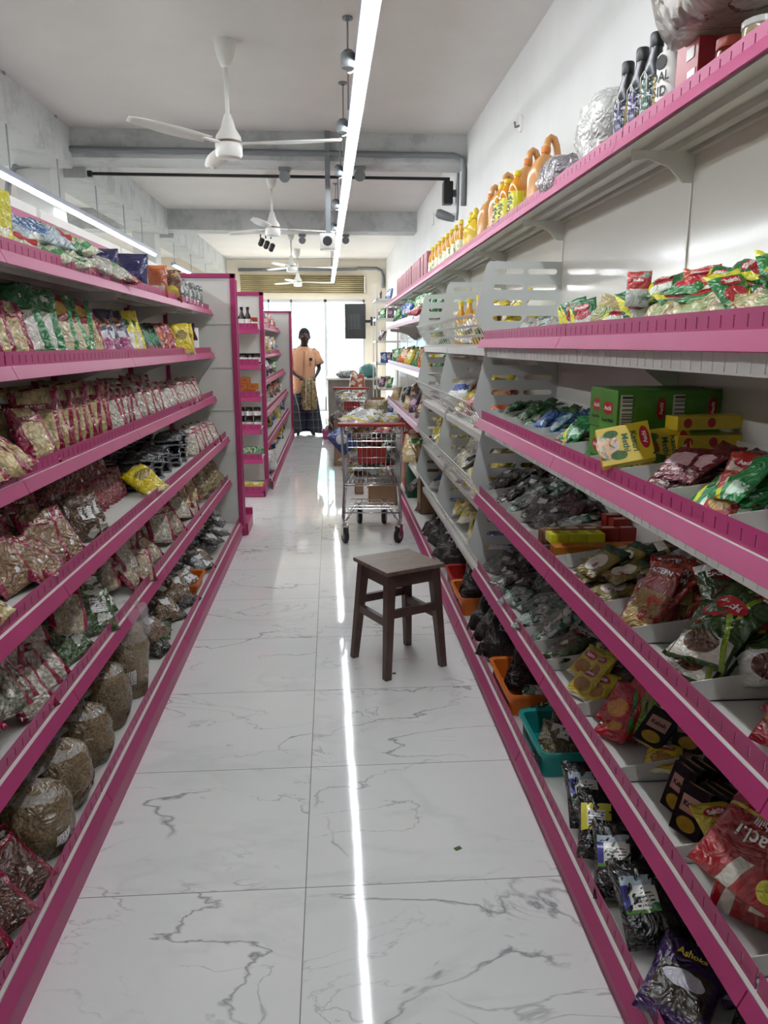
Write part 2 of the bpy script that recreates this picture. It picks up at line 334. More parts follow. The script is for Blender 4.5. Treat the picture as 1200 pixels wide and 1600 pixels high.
for x, y, l in ((-.383, 7.36, 'left of the hanging camera box under the nearest beam'), (.281, 7.27, 'right of the light row under the nearest beam'), (-.37, 11.37, 'left of the light row under the second beam'), (.236, 11.33, 'right of the light row under the second beam')):
    z = 2.95 if y < 9 else 2.92
    e = empty('round_spotlight', 'round grey spotlight '+l, 'spotlight', (x, y, z), group='spotlights under the beams')
    build('mount', MB().box(-.05, .05, -.04, .04, -.03, 0), GREYP, e); build('lamp_head', MB().lathe([(.03, 0), (.045, .01), (.05, .05), (.048, .06), (.04, .055)], 18), GREYP, e, smooth=2, M=Matrix.Translation((0, .02, -.07)) @ Matrix.Rotation(math.radians(100), 4, 'X'))
e = empty('track_spotlights', 'row of three small black spotlights hanging from the ceiling beyond second beam', 'spotlight', (-.98, 12.7, 2.98))
build('track', MB().box(-.09, .09, -.01, .01, .18, .2), BLACKP, e)
for k in range(3):
    build('stem', MB().tube([(-.08+.08*k, 0, .19), (-.08+.08*k, 0, .05)], .01, 6), BLACKP, e)
    build('spot_head', MB().lathe([(.02, -.07), (.04, -.05), (.04, .05), (.03, .06)], 14), BLACKP, e, smooth=2, M=Matrix.Translation((-.07+.08*k, 0, .0-.04*k)) @ Matrix.Rotation(.5, 4, 'Y') @ Matrix.Rotation(.6, 4, 'X'))
e = empty('ceiling_camera', 'square white camera box on a grey post below the nearest beam', 'camera', (-.003, 7.0, 2.29))
build('post', MB().box(-.022, .022, .03, .06, .06, .89), GREYP, e)
build('housing', MB().box(-.075, .06, -.05, .07, -.075, .06), WHITEP, e, bevel=.012)
build('lens', MB().lathe([(.0, -.02), (.036, -.02), (.042, -.01), (.045, 0)], 22), BLACKP, e, smooth=2, M=Matrix.Translation((-.008, -.05, -.006)) @ Matrix.Rotation(-PI/2, 4, 'X'))
build('lens_ring', MB().lathe([(.045, 0), (.054, 0), (.054, .012), (.045, .012)], 22), WHITEP, e, M=Matrix.Translation((-.008, -.05, -.006)) @ Matrix.Rotation(PI/2, 4, 'X'))
top('wire_hook', MB().tube([(.2, 15.2, 3.17), (.16, 15.1, 3.0), (-1.9, 15, 2.95), (-1.9, 15, 2.4)], .006, 5), STEEL, 'thin wire strung across the far bay toward second rack', 'wire')
# wall items on the right wall
e = empty('wall_speaker', 'small black speaker on the right wall beyond the first beam', 'speaker', (1.16, 7.6, 2.8))
build('cabinet', MB().box(-.09, .0, -.06, .06, -.1, .1), BLACKP, e, bevel=.01); build('bracket', MB().box(0, .04, -.02, .02, -.03, .03), GREYP, e)
top('wall_cable', MB().tube([(1.19, 7.46, 3.0), (1.19, 7.46, 2.62), (1.19, 7.5, 2.55)], .012, 6), GREYP, 'grey cable running down the wall beside the black speaker', 'cable')
e = empty('security_camera', 'small grey bullet camera on the right wall below the speaker', 'camera', (1.16, 7.7, 2.62))
build('body', MB().lathe([(.0, -.11), (.03, -.1), (.04, -.05), (.045, .05), (.03, .08)], 14), GREYP, e, smooth=2, M=Matrix.Translation((-.06, 0, 0)) @ Matrix.Rotation(-PI/2+.3, 4, 'Y')); build('bracket', MB().box(-.03, .04, -.02, .02, -.02, .02), WHITEP, e)
e = empty('wall_fan_hook', 'round white wall rose on bare wall above the top shelf', 'hook', (1.2, 5.08, 2.75))
build('plate', MB().lathe([(.05, 0), (.045, .012), (.02, .015)], 20), WHITEP, e, M=Matrix.Rotation(-PI/2, 4, 'Y')); build('peg', MB().tube([(-.01, 0, -.01), (-.04, 0, -.02), (-.045, 0, .01)], .008, 8), GREYP, e)
top('light_switch', MB().box(1.19, 1.2, 9.2, 9.3, 2.76, 2.88), WHITEP, 'small switch plate high on right wall above oil bottles', 'switch')
e = empty('wall_monitor', 'black flat screen seen from behind on a bracket beside doorway', 'monitor', (.53, 16.7, 1.9), rz=math.radians(-10))
build('screen_case', MB().box(-.22, .22, 0, .05, -.36, .36), BLACKP, e, bevel=.01); build('back_plate', MB().box(-.12, .12, -.015, 0, -.16, .16), mat('dark_grey_plastic', '#26272a', .5), e)
mb = MB()
for i in range(5):
    for j in range(6): mb.box(-.15+.07*i, -.135+.07*i, -.018, -.015, -.15+.05*j, -.145+.05*j)
build('screw', mb, STEEL, e); build('bracket', MB().box(.22, .34, .0, .04, -.03, .03).box(.33, .42, -.03, .06, -.09, .09), BLACKP, e)
# ================================================================ SHELVING RACKS
def lip_mb(L, s, pale=False, slot=.045, h=.042, u=.030, z=-.002):
    """slotted upright fence along the front of a shelf"""
    mb = MB(); a, b = s*u, s*(u+.0025)
    mb.box(a, b, .003, L-.003, z, z+.01).box(a, b, .003, L-.003, z+.032, z+h)
    n = max(1, int(L/slot)); p = (L-.006)/n
    for i in range(n): mb.box(a, b, .003+p*i+.0025, .003+p*(i+1)-.0025, z+.01, z+.032)
    return mb
def rail_mb(L, s, drop=.032, flare=.016):
    """folded price rail: channel floor and flared fascia"""
    o = s*.030
    P = [(o, -.004), (s*flare, -.004), (s*flare, .003), (0, -drop), (s*.003, -drop-.002), (s*(flare+.004), -.008), (o, -.008)]
    return MB().prism(P, .002, L-.002, 'xz')
def rack_shelf(parent, XF, XB, s, y0, y1, zs, pink=PINK, skirt=False, lip_m=None, base=False, bracket=True, dividers=(), ribs=True, kick=True):
    L = y1-y0; D = abs(XB-XF)
    mb = MB().box(s*.02, s*D, 0, L, -.004, 0).box(s*.02, s*.03, 0, L, -.03, -.004)
    if not base:
        for u in (.45, .75): mb.box(s*D*u, s*(D*u+.03), 0, L, -.022, -.004)
        mb.box(s*(D-.02), s*D, 0, L, -.03, -.004)
    sh = build('base_deck' if base else 'shelf', mb, WHITE_METAL, parent); sh.location = (XF, y0, zs)
    build('front_lip', lip_mb(L, s), lip_m or pink, sh)
    build('price_rail', rail_mb(L, s), pink, sh)
    if base and kick: build('kick_plate', MB().box(s*.012, s*.02, 0, L, -zs, -.03), pink, sh)
    if bracket:
        k = min(1, D/.35); P = [(D, -.02), (D, -.15*k), (D-.03, -.15*k), (D-.11*k, -.09*k), (D-.2*k, -.06*k), (.06, -.05), (.06, -.02)]
        for q, t in ((0, .003), (L, -.003)):
            build('bracket', MB().prism([(s*a, b) for a, b in P], q, q+t, 'xz'), WHITE_METAL, sh)
    if skirt:
        mb = MB().box(s*.05, s*.053, 0, L, -.075, -.004)
        for i in range(int(L/.045)): mb.box(s*.0485, s*.05, .02+.045*i, .0225+.045*i, -.07, -.012)
        build('slotted_skirt', mb, WHITE_METAL, sh)
    for dy in dividers:
        build('divider', MB().prism([(s*.034, 0), (s*.034, .042), (s*(D-.01), .085), (s*(D-.01), 0)], dy-y0, dy-y0+.0025, 'xz').prism([(s*.034, 0), (s*.034, .003), (s*(D-.01), .003), (s*(D-.01), 0)], dy-y0, dy-y0+.03, 'xz'), WHITE_METAL, sh)
    return sh
SHELF = {}
# ---- left rack
LB = -1.16
rk = empty('shelving_rack', 'long magenta-edged shelving rack on the left, filled with packets', 'shelving', (LB, 3.2, 0))
class P0:  # racks are built in world coordinates under an empty that sits at their base
    pass
def under(rk):
    """parts given in world coordinates: compensate the empty's place"""
    for c in kids(rk): c.matrix_basis = Matrix.Translation(-Vector(rk.location)) @ c.matrix_basis
JL = [.85, 2.10, 3.35, 4.60, 5.64]
for y0, y1 in zip(JL, JL[1:]):
    for nm, XF, zb in (('A', -.815, 1.615), ('B', -.815, 1.323), ('C', -.815, 1.02), ('D', -.735, .727), ('E', -.735, .41)):
        rack_shelf(rk, XF, LB, -1, y0, y1, zb+.033)
    rack_shelf(rk, -.665, LB, -1, y0, y1, .115, base=True, bracket=False)
    mb = MB()
    for k in range(6): mb.box(LB-.012, LB, y0+.02, y1-.02, .12+.31*k-.03, .12+.31*(k+1)-.034)
    build('back_panel', mb, WHITE_METAL, rk)
for y in JL: build('upright', MB().box(LB-.03, LB+.025, y-.028, y+.028, 0, 1.87), PINK, rk)
build('top_rail', MB().box(LB-.03, LB+.025, JL[0], JL[-1], 1.87, 1.9), PINK, rk)
# end frame of the left rack
def end_frame(rk, y, x0, x1, ztop, n=6, z0=.05, t=.03, seam=WHITE_METAL):
    mb = MB(); h = (ztop-.03-z0)/n
    for k in range(n): mb.box(x0, x1, y, y+.012, z0+h*k, z0+h*(k+1)).box(x0, x1, y-.008, y, z0+h*(k+1)-.012, z0+h*(k+1)-.004)
    build('end_panel', mb, WHITE_METAL, rk)
    build('end_post', MB().box(x1-.006, x1+.03, y-.015, y+.035, .06, ztop), PINK, rk, bevel=.003)
    build('end_rail', MB().box(x0, x1+.03, y-.015, y+.035, ztop-.03, ztop), PINK, rk)
end_frame(rk, 5.66, LB, -.69, 1.9)
# its end cap, facing the far end
build('end_cap_base', MB().box(-1.6, -.64, 5.72, 6.08, .0, .09).box(-1.6, -.64, 6.07, 6.1, .09, .14), PINK, rk)
mb = MB()
for k in range(4): mb.box(-1.6, -.72, 5.72, 5.98, .4+.3*k, .43+.3*k)
build('end_cap_shelf', mb, WHITE_METAL, rk)
build('end_cap_edge', MB().box(-1.6, -.655, 5.70, 5.72, 0, 1.86), PINK, rk)
under(rk)
# ---- second rack further down the same side, with a narrow end cap facing the camera
rk = empty('shelving_rack', 'farther magenta shelving rack whose narrow end cap faces the camera', 'shelving', (-1.06, 9.5, 0))
J2 = [7.62, 8.82, 10.0, 11.2, 12.2]
for y0, y1 in zip(J2, J2[1:]):
    for XF, zb in ((-.76, 1.59), (-.76, 1.265), (-.70, .985), (-.66, .68), (-.64, .38)): rack_shelf(rk, XF, -1.06, -1, y0, y1, zb+.033)
    rack_shelf(rk, -.575, -1.06, -1, y0, y1, .115, base=True, bracket=False)
    build('back_panel', MB().box(-1.075, -1.06, y0, y1, .1, 1.86), WHITE_METAL, rk)
end_frame(rk, 12.2, -1.06, -.62, 1.92)
build('end_post', MB().box(-.665, -.625, 7.56, 7.61, .04, 1.9), PINK, rk, bevel=.003)
build('end_rail', MB().box(-1.55, -.625, 7.56, 7.61, 1.87, 1.9), PINK, rk)
build('end_panel', MB().box(-1.55, -.65, 7.585, 7.6, .1, 1.87), WHITE_METAL, rk)
for zb in (1.555, 1.235, .945, .64, .36, .05):
    b = zb < .1; x0, x1 = -1.5, -.655; y0 = 7.22
    sh = build('end_cap_shelf', MB().box(x0, x1, y0+.02, 7.57, zb, zb+.004).box(x0, x1, y0+.02, y0+.05, zb-.03, zb), WHITE_METAL, rk)
    build('front_lip', MB().box(x0, x1, y0+.015, y0+.02, zb-.002, zb+.05), PINK, sh); build('price_rail', MB().prism([(y0+.018, zb), (y0, zb-.04), (y0+.005, zb-.042), (y0+.02, zb-.01)], x0, x1+.01, 'yz'), PINK, sh)
    mb = MB()
    for i in range(int((x1-x0)/.06)): mb.box(x0+.03+.06*i, x0+.034+.06*i, y0+.0135, y0+.015, zb+.015, zb+.042)
    build('slot_mark', mb, mat('slot_shadow', '#3a1028', .8), sh)
    if b: build('kick_plate', MB().box(x0, x1+.02, y0+.01, y0+.02, 0, zb).box(x1, x1+.02, y0+.01, 7.56, 0, .12), PINK, rk)
under(rk)
# ---- right wall rack: pink shelves near the camera
RB = 1.045
rk = empty('shelving_rack', 'long wall rack on the right with divided magenta-edged shelves full of sachets', 'shelving', (RB, 3, 0))
JR = [-.21, 1.04, 2.29, 3.54]
DIV = {'R2': [1.0, 1.28, 1.53, 1.80, 2.02, 2.27, 2.52, 2.68, 2.83, 3.1, 3.3], 'R3': [.8, 1.07, 1.36, 1.66, 1.85, 2.29, 2.62, 2.93, 3.11, 3.40], 'R4': [.8, 1.065, 1.36, 1.665, 2.01, 2.33, 2.49, 2.62, 2.95, 3.25]}
ZR = {'R1': 1.402, 'R2': 1.045, 'R3': .69, 'R4': .325}
for y0, y1 in zip(JR, JR[1:]):
    for nm in ('R1', 'R2', 'R3', 'R4'):
        rack_shelf(rk, .665, RB, 1, y0, y1, ZR[nm]+.033, skirt=True, dividers=[d for d in DIV.get(nm, ()) if y0 <= d < y1])
        build('rear_fence', lip_mb(y1-y0, 1, u=0, h=.1), WHITE_METAL, rk, M=Matrix.Translation((1.03, y0, ZR[nm]+.033)))
    rack_shelf(rk, .595, RB, 1, y0, y1, .09, base=True, bracket=False)
JT = [-.21, 1.04, 2.29, 3.54, 4.7, 5.86, 7.06, 8.26, 9.46, 10.6, 11.7]
for i, (y0, y1) in enumerate(zip(JT, JT[1:])):
    rack_shelf(rk, .80, RB, 1, y0, y1, 1.973)
    mb = MB().box(RB, RB+.01, y0+.003, y1-.003, 1.50, 2.15).box(RB, RB+.01, y0+.003, y1-.003, 1.06, 1.496).box(RB, RB+.01, y0+.003, y1-.003, .55, 1.056).box(RB, RB+.01, y0+.003, y1-.003, .1, .546)
    build('back_panel', mb, PANEL, rk)
    build('top_rail', MB().box(RB-.01, RB+.02, y0, y1, 2.15, 2.175), PINK, rk)
    build('upright', MB().box(RB+.01, RB+.05, y0-.02, y0+.02, 0, 2.15).box(RB-.004, RB+.01, y0-.0025, y0+.0025, 0, 2.15), WHITE_METAL, rk)
build('base_deck', MB().box(.62, RB, 3.54, 11.7, .085, .09), WHITE_METAL, rk)
for y0, y1 in zip(JT[3:], JT[4:]):
    sh = rack_shelf(rk, .595, RB, 1, y0, y1, .092, base=True, bracket=False)
# perforated hexagonal side panels + white basket fronts (third zone)
def slot_panel(zb, y):
    """white side panel with two columns of rounded slots, cut right through"""
    P = [(.652, zb+.14), (.70, zb+.36), (.715, zb+.378), (RB, zb+.378), (RB, zb), (.735, zb)]
    bm = bmesh.new(); me = bpy.data.meshes.new('side_panel')
    cu = bpy.data.curves.new('c', 'CURVE'); cu.dimensions = '2D'; cu.fill_mode = 'BOTH'; cu.extrude = .001
    def loop(pts):
        sp = cu.splines.new('POLY'); sp.points.add(len(pts)-1); sp.use_cyclic_u = True
        for p, q in zip(sp.points, pts): p.co = (q[0], q[1], 0, 1)
    loop(P)
    for cx in (.802, .955):
        for k in range(5):
            cz = zb+.335-.068*k; r = .0115; hw = .055
            if k == 4 and cx < .85: hw = .045
            loop([(cx+hw+r*math.cos(a), cz+r*math.sin(a)) for a in [(-.5+x/6)*PI for x in range(7)]] + [(cx-hw+r*math.cos(a), cz+r*math.sin(a)) for a in [(.5+x/6)*PI for x in range(7)]])
    o = bpy.data.objects.new('c', cu); COL.objects.link(o); bpy.context.view_layer.update()
    me = bpy.data.meshes.new_from_object(o); bpy.data.objects.remove(o); me.materials.clear(); me.materials.append(mat('white_sheet_metal', '#cfd3d0', .45))
    p = link('side_panel', me, rk, Matrix.Translation((0, y, 0)) @ Matrix.Rotation(PI/2, 4, 'X')); return p
JB = [3.54, 4.70, 5.86]
ZBK = [1.41, 1.01, .67, .34]
for zb in ZBK:
    for y in JB: slot_panel(zb-.01, y)
    for y0, y1 in zip(JB, JB[1:]):
        sh = build('basket_shelf', MB().box(.72, RB, y0+.004, y1-.004, zb-.004, zb), WHITE_METAL, rk)
        # tilted perforated front: four rails and many uprights
        mb = MB(); a, b = Vector((.72, 0, zb)), Vector((.645, 0, zb+.135)); dvec = (b-a); L = dvec.length; ang = math.atan2(dvec.x, dvec.z)
        for q in (0, .34, .67, 1.0):
            c = a+dvec*q; mb.obox(Matrix.Translation((c.x, (y0+y1)/2, c.z)) @ Matrix.Rotation(ang, 4, 'Y'), .002, y1-y0-.01, .014)
        n = 13
        for i in range(n+1):
            c = a+dvec*.5; mb.obox(Matrix.Translation((c.x, y0+.008+(y1-y0-.016)*i/n, c.z)) @ Matrix.Rotation(ang, 4, 'Y'), .0022, .012, L)
        build('perforated_front', mb, WHITE_METAL, sh)
        build('price_rail', MB().prism([(.72, zb-.004), (.70, zb-.01), (.705, zb-.045), (.71, zb-.045), (.722, zb-.01)], y0+.01, y1-.01, 'xz'), WHITE_METAL, sh)
# fourth zone: plain shelves with pale pink lips
PALE = mat('pale_pink_coat', '#d9b4c6', .3)
JF = [5.9, 7.1, 8.3, 9.46]
for y0, y1 in zip(JF, JF[1:]):
    for zb in (1.62, 1.20, .78, .42): rack_shelf(rk, .665, RB, 1, y0, y1, zb, pink=PALE if zb > .5 else WHITE_METAL)
under(rk)
# small white rack near the doorway
rk = empty('small_rack', 'small white shelf stand of goods against right wall near the doorway', 'shelving', (.95, 13, 0))
build('frame', MB().box(-.22, -.2, -.5, -.48, 0, 2.35).box(-.22, -.2, .48, .5, 0, 2.35).box(.2, .22, -.5, -.48, 0, 2.35).box(.2, .22, .48, .5, 0, 2.35), WHITE_METAL, rk)
for z in (.3, .7, 1.1, 1.45, 1.8, 2.1): build('shelf', MB().box(-.22, .22, -.5, .5, z, z+.03), WHITE_METAL, rk)
# ================================================================ FREE-STANDING THINGS
WOOD = NT('worn_brown_wood'); _o = WOOD.coord(); _m = WOOD.n('ShaderNodeMapping'); WOOD.link(_o, _m.inputs[0]); _m.inputs['Scale'].default_value = (4, 26, 4)
_f = WOOD.noise(_m.outputs[0], 4, 6, .65, .6)
WOOD_T = WOOD.set(col=WOOD.mix(WOOD.step(_f, .3, .75), C('#5d4c41'), C('#8b7868')), rough=.45)
WOOD_L = mat('dark_brown_wood', '#57443c', .4, var=.3, scale=12)
e = empty('wooden_stool', 'worn dark brown square wooden stool standing in the aisle', 'stool', (.288, 3.275, 0), rz=math.radians(27))
build('seat', MB().box(-.148, .148, -.148, .148, .462, .480), WOOD_T, e, bevel=.003)
for sx, sy in ((-1, -1), (1, -1), (1, 1), (-1, 1)):
    a = Vector((sx*.112, sy*.112, .462)); b = Vector((sx*.146, sy*.146, 0)); mb = MB(); h0, h1 = .021, .015
    mb.add([(p.x+i*h, p.y+j*h, p.z) for p, h in ((b, h1), (a, h0)) for i, j in ((-1, -1), (1, -1), (1, 1), (-1, 1))], [(3, 2, 1, 0), (4, 5, 6, 7)]+[(i, (i+1) % 4, 4+(i+1) % 4, 4+i) for i in range(4)])
    build('leg', mb, WOOD_L, e, bevel=.002)
for sx, sy in ((1, 0), (-1, 0), (0, 1), (0, -1)):
    x, y = (sx*.112, 0) if sx else (0, sy*.112)
    build('apron', MB().box(x-(.01 if sx else .095), x+(.01 if sx else .095), y-(.095 if sx else .01), y+(.095 if sx else .01), .40, .462), WOOD_L, e)
    z = .245 if sx else .285; q = .127
    x, y = (sx*q, 0) if sx else (0, sy*q)
    build('stretcher', MB().box(x-(.011 if sx else .115), x+(.011 if sx else .115), y-(.115 if sx else .011), y+(.115 if sx else .011), z-.018, z+.018), WOOD_L, e, bevel=.002)
RED = mat('red_plastic', '#b0302c', .35, var=.1)
# ---- shopping trolleys
def trolley(label, x, y, rz):
    e = empty('shopping_trolley', label, 'trolley', (x, y, 0), rz)
    W, L = .215, .78
    def w(yy): return W-.05*yy/L            # tapers away from the handle
    # basket corner loops: bottom z .40 (set in), top .80
    mb = MB(); r = .0028
    def ring(z, y0, k, rr=r):
        mb.tube([(-w(0)*k, y0, z), (w(0)*k, y0, z), (w(L)*k, L-.02, z+.0), (-w(L)*k, L-.02, z), (-w(0)*k, y0, z)], rr, 6)
    ring(.80, 0, 1, .004); ring(.765, .0, .995); ring(.62, .03, .96); ring(.42, .10, .9, .004); ring(.46, .09, .91)
    for i in range(13):
        t = -1+2*i/12; mb.tube([(w(0)*t, 0, .80), (w(0)*.96*t, .035, .62), (w(0)*.9*t, .10, .42), (w(L)*.9*t, L-.06, .42), (w(L)*t, L-.02, .80)], r*1.05, 5)
    for i in range(1, 15):
        yy = L*i/15; 
        for s in (-1, 1): mb.tube([(s*w(yy), yy, .80), (s*w(yy)*.9, .1+(L-.16)*i/15, .42)], r*.8, 5)
        mb.tube([(-w(yy)*.9, .1+(L-.16)*i/15, .42), (w(yy)*.9, .1+(L-.16)*i/15, .42)], r*.8, 5)
    build('wire_basket', mb, CHROME, e, smooth=True)
    build('child_seat_flap', MB().box(-.105, .105, .055, .062, .575, .69), RED, e, bevel=.003)
    build('seat_gate', MB().tube([(-.17, -.012, .80), (-.17, -.005, .55), (.17, -.005, .55), (.17, -.012, .80)], .003, 6).tube([(-.17, -.01, .70), (.17, -.01, .70)], .003, 6).tube([(-.17, -.012, .745), (.17, -.012, .745)], .003, 6), CHROME, e)
    build('handle', MB().tube([(-.235, -.05, .865), (.235, -.05, .865)], .015, 12), RED, e, smooth=2)
    mb = MB()
    for s in (-1, 1):
        mb.tube([(s*.215, -.05, .865), (s*.213, -.01, .80), (s*.2, .02, .42), (s*.212, .0, .2), (s*.205, -.03, .13)], .008, 8)
        mb.tube([(s*.185, .04, .42), (s*.2, .03, .2), (s*.205, 0, .14), (s*.11, .42, .2), (s*.10, .56, .17), (s*.10, .6, .12)], .006, 8)
    mb.tube([(-.2, .02, .42), (.2, .02, .42)], .006, 8).tube([(-.21, .0, .22), (.21, .0, .22)], .005, 8)
    build('frame', mb, CHROME, e, smooth=True)
    mb = MB()
    for i in range(7): mb.tube([(-.15+.05*i, .1, .23), (-.12+.04*i, .62, .19)], .003, 5)
    for yy in (.1, .25, .4, .62): mb.tube([(-.17, yy, .235-.06*yy), (.17, yy, .235-.06*yy)], .004, 6)
    for s in (-1, 1): mb.tube([(s*.2, .02, .14+.06), (s*.185, .04, .24), (s*.165, .06, .17), (s*.15, .1, .24)], .003, 5)
    build('lower_tray', mb, CHROME, e)
    for (wx, wy, a) in ((-.195, -.02, .35), (.195, -.02, -.5), (-.10, .6, .2), (.10, .6, -.2)):
        M = Matrix.Translation((wx, wy, .058)) @ Matrix.Rotation(a, 4, 'Z')
        wh = build('wheel', MB().lathe([(.02, -.013), (.05, -.015), (.058, -.009), (.058, .009), (.05, .015), (.02, .013)], 24), RUBBER, e, smooth=2, M=M @ Matrix.Rotation(PI/2, 4, 'Y'))
        build('hub', MB().lathe([(.004, -.017), (.03, -.0165), (.03, .0165), (.004, .017)], 18), mat('grey_hub', '#777b80', .4), wh)
        build('caster_fork', MB().box(-.022, -.019, -.02, .022, .0, .075).box(.019, .022, -.02, .022, .0, .075).box(-.022, .022, -.02, .02, .07, .08).tube([(0, 0, .08), (0, .0, .1)], .012, 10), CHROME, e, M=M)
    return e
trolley('chrome shopping trolley with red handle, nearest the stool, heaped with goods', .285, 5.45, math.radians(-3))
trolley('farther chrome shopping trolley with red handle, beside the standing man', .27, 10.1, math.radians(-6))
# ---- cartons, bins, sacks on the floor
CARD = mat('brown_cardboard', '#96775a', .8, var=.15, scale=6)
def carton(nm, label, x0, x1, y0, y1, h, z=0, rz=0, m=None, cat='box'):
    cx, cy = (x0+x1)/2, (y0+y1)/2; e = empty(nm, label, cat, (cx, cy, z), rz); hx, hy = (x1-x0)/2, (y1-y0)/2
    mb = MB().box(-hx, hx, -hy, -hy+.006, 0, h).box(-hx, hx, hy-.006, hy, 0, h).box(-hx, -hx+.006, -hy, hy, 0, h).box(hx-.006, hx, -hy, hy, 0, h).box(-hx, hx, -hy, hy, 0, .006)
    build('body', mb, m or CARD, e)
    for s in (-1, 1): build('flap', MB().obox(Matrix.Translation((s*(hx+.04), 0, h-.03)) @ Matrix.Rotation(s*.5, 4, 'Y'), .005, hy*1.9, .12), m or CARD, e)
    return e
carton('cardboard_box', 'open brown cardboard box on the floor beneath the near trolley', .33, .58, 6.75, 7.0, .24)
carton('cardboard_box', 'small brown box behind the left wheels of the near trolley', .22, .3, 7.3, 7.5, .3)
carton('cardboard_box', 'tall brown box standing on floor left of the near trolley basket', .03, .3, 9.1, 9.4, .52)
carton('cardboard_box', 'tall narrow cardboard box leaning before the far right shelves', .70, .84, 5.95, 6.2, .52, z=.093)
carton('cardboard_box', 'brown box on the floor against the right wall shelving far end', .62, .84, 12.0, 12.3, .6)
def crate(nm, label, x, y, z, wx, wy, h, m, cat='basket', rz=0, rim=.012, slats=False):
    """tapered plastic tray or tub with rolled rim and hollow inside"""
    e = empty(nm, label, cat, (x, y, z), rz); t = .003
    def rect(hx, hy, r, z, n=4):
        pts = []
        for cx, cy, a0 in ((hx-r, hy-r, 0), (-hx+r, hy-r, PI/2), (-hx+r, -hy+r, PI), (hx-r, -hy+r, 1.5*PI)):
            for i in range(n+1): a = a0+PI/2*i/n; pts.append((cx+r*math.cos(a), cy+r*math.sin(a), z))
        return pts
    A = rect(wx*.44, wy*.44, .02, 0); B = rect(wx/2-rim, wy/2-rim, .025, h); Cc = rect(wx/2, wy/2, .03, h+.002); D = rect(wx/2, wy/2, .03, h-.01)
    E = rect(wx/2-rim-t, wy/2-rim-t, .025, h-.002); F = rect(wx*.44-t, wy*.44-t, .02, t); n = len(A)
    R = [A, B]; mb = MB(); vs = A+rect(wx/2-rim, wy/2-rim, .025, h-.008)+D+Cc+E+F
    fs = [(k*n+i, k*n+(i+1) % n, (k+1)*n+(i+1) % n, (k+1)*n+i) for k in range(5) for i in range(n)] + [tuple(range(n-1, -1, -1)), tuple(5*n+i for i in range(n))]
    mb.add(vs, fs); build('tub', mb, m, e, smooth=2); return e
crate('plastic_bin', 'tall dark green plastic bin between the near trolley and wall shelves', .76, 6.75, .093, .22, .3, .42, mat('dark_green_plastic', '#1d5a3c', .4), 'bin')
crate('plastic_bin', 'red tub stacked inside shelf end behind the green bin', .78, 7.25, .093, .22, .3, .5, RED, 'bin')
crate('plastic_basket', 'low pink and white basket of goods on floor beside the man', .04, 11.9, 0, .38, .35, .13, mat('rose_plastic', '#b5416f', .4))
# counter far behind with goods
e = empty('checkout_counter', 'low cluttered counter at the far end before the shop front', 'counter', (.45, 14.3, 0))
build('body', MB().box(-.5, .45, -.3, .3, 0, .8), mat('counter_laminate', '#6e6660', .5, var=.2), e); build('counter_top', MB().box(-.53, .48, -.33, .33, .8, .83), mat('counter_top', '#c8c4bb', .4), e)
def blob(nm, mb_r, m, label, cat, loc, sc, seed, rz=0, flat=.35, group=None):
    """soft lumpy bag or bundle: a squashed sphere with creases, flat underneath"""
    mb = MB(); N, K = 18, 12; pr = []
    vs = []; fs = []
    for i in range(K+1):
        th = PI*i/K
        for k in range(N):
            a = 2*PI*k/N; v = Vector((math.sin(th)*math.cos(a), math.sin(th)*math.sin(a), -math.cos(th)))
            d = 1+.22*mnoise.noise(v*1.6+Vector((seed, 0, 0)))+.1*mnoise.noise(v*4+Vector((0, seed, 0)))
            p = Vector((math.copysign(abs(v.x)**.8, v.x), math.copysign(abs(v.y)**.8, v.y), v.z))*d; p.z = max(p.z, -.8)
            vs.append((p.x*sc[0], p.y*sc[1], (p.z+.8)*sc[2]/1.8))
    fs = [(i*N+k, i*N+(k+1) % N, (i+1)*N+(k+1) % N, (i+1)*N+k) for i in range(K) for k in range(N)]
    mb.add(vs, fs); o = build(nm, mb, m, None, smooth=True); o.location = loc; o.rotation_euler = (0, 0, rz)
    return tag(o, label, cat, group)
TEAL = packmat('teal_cloth', '#2f6f6c', rough=.6)
blob('cloth_bag', 0, TEAL, 'teal green soft bag lying on the far counter', 'bag', (.66, 14.2, .832), (.17, .14, .24), 3)
blob('folded_cloth', 0, packmat('grey_bundle', '#55565a', [('blot', 30, .5, '#8b8d92')], .4), 'grey bundle of wrapped goods on the far counter', 'bundle', (.3, 14.15, .832), (.2, .16, .14), 5)
top('paper_stack', MB().obox(Matrix.Translation((.5, 14.05, .85)) @ Matrix.Rotation(.15, 4, 'Y'), .3, .2, .03), PAPER, 'white papers lying tilted on the far counter', 'paper')
SACKM = packmat('brown_printed_sack', '#9a7f63', [('blot', 14, .5, '#c9bca6'), ('blot', 9, .58, '#8e2f22')], .4)
blob('goods_sack', 0, SACKM, 'brown printed sack of goods right of the far trolley', 'sack', (.43, 11.25, .0), (.15, .18, .78), 8)
blob('goods_sack', 0, packmat('red_top_sack', '#b04a36', [('blot', 16, .52, '#dccfb8')], .35), 'red and cream sack piled beyond the far trolley', 'sack', (.40, 11.8, .0), (.16, .18, 1.0), 12)
blob('goods_sack', 0, packmat('dark_sack', '#2b2a2c', [('blot', 12, .55, '#6e6a66')], .35), 'dark bundle on the floor left of the far trolley', 'sack', (.08, 11.35, .0), (.13, .16, .45), 15)
blob('goods_sack', 0, packmat('white_bale', '#d8d3c6', [('blot', 15, .55, '#c58aa0'), ('blot', 22, .6, '#d9b63c')], .35), 'pale bale of packets inside the low pink basket', 'bale', (.04, 11.9, .02), (.15, .14, .2), 17)

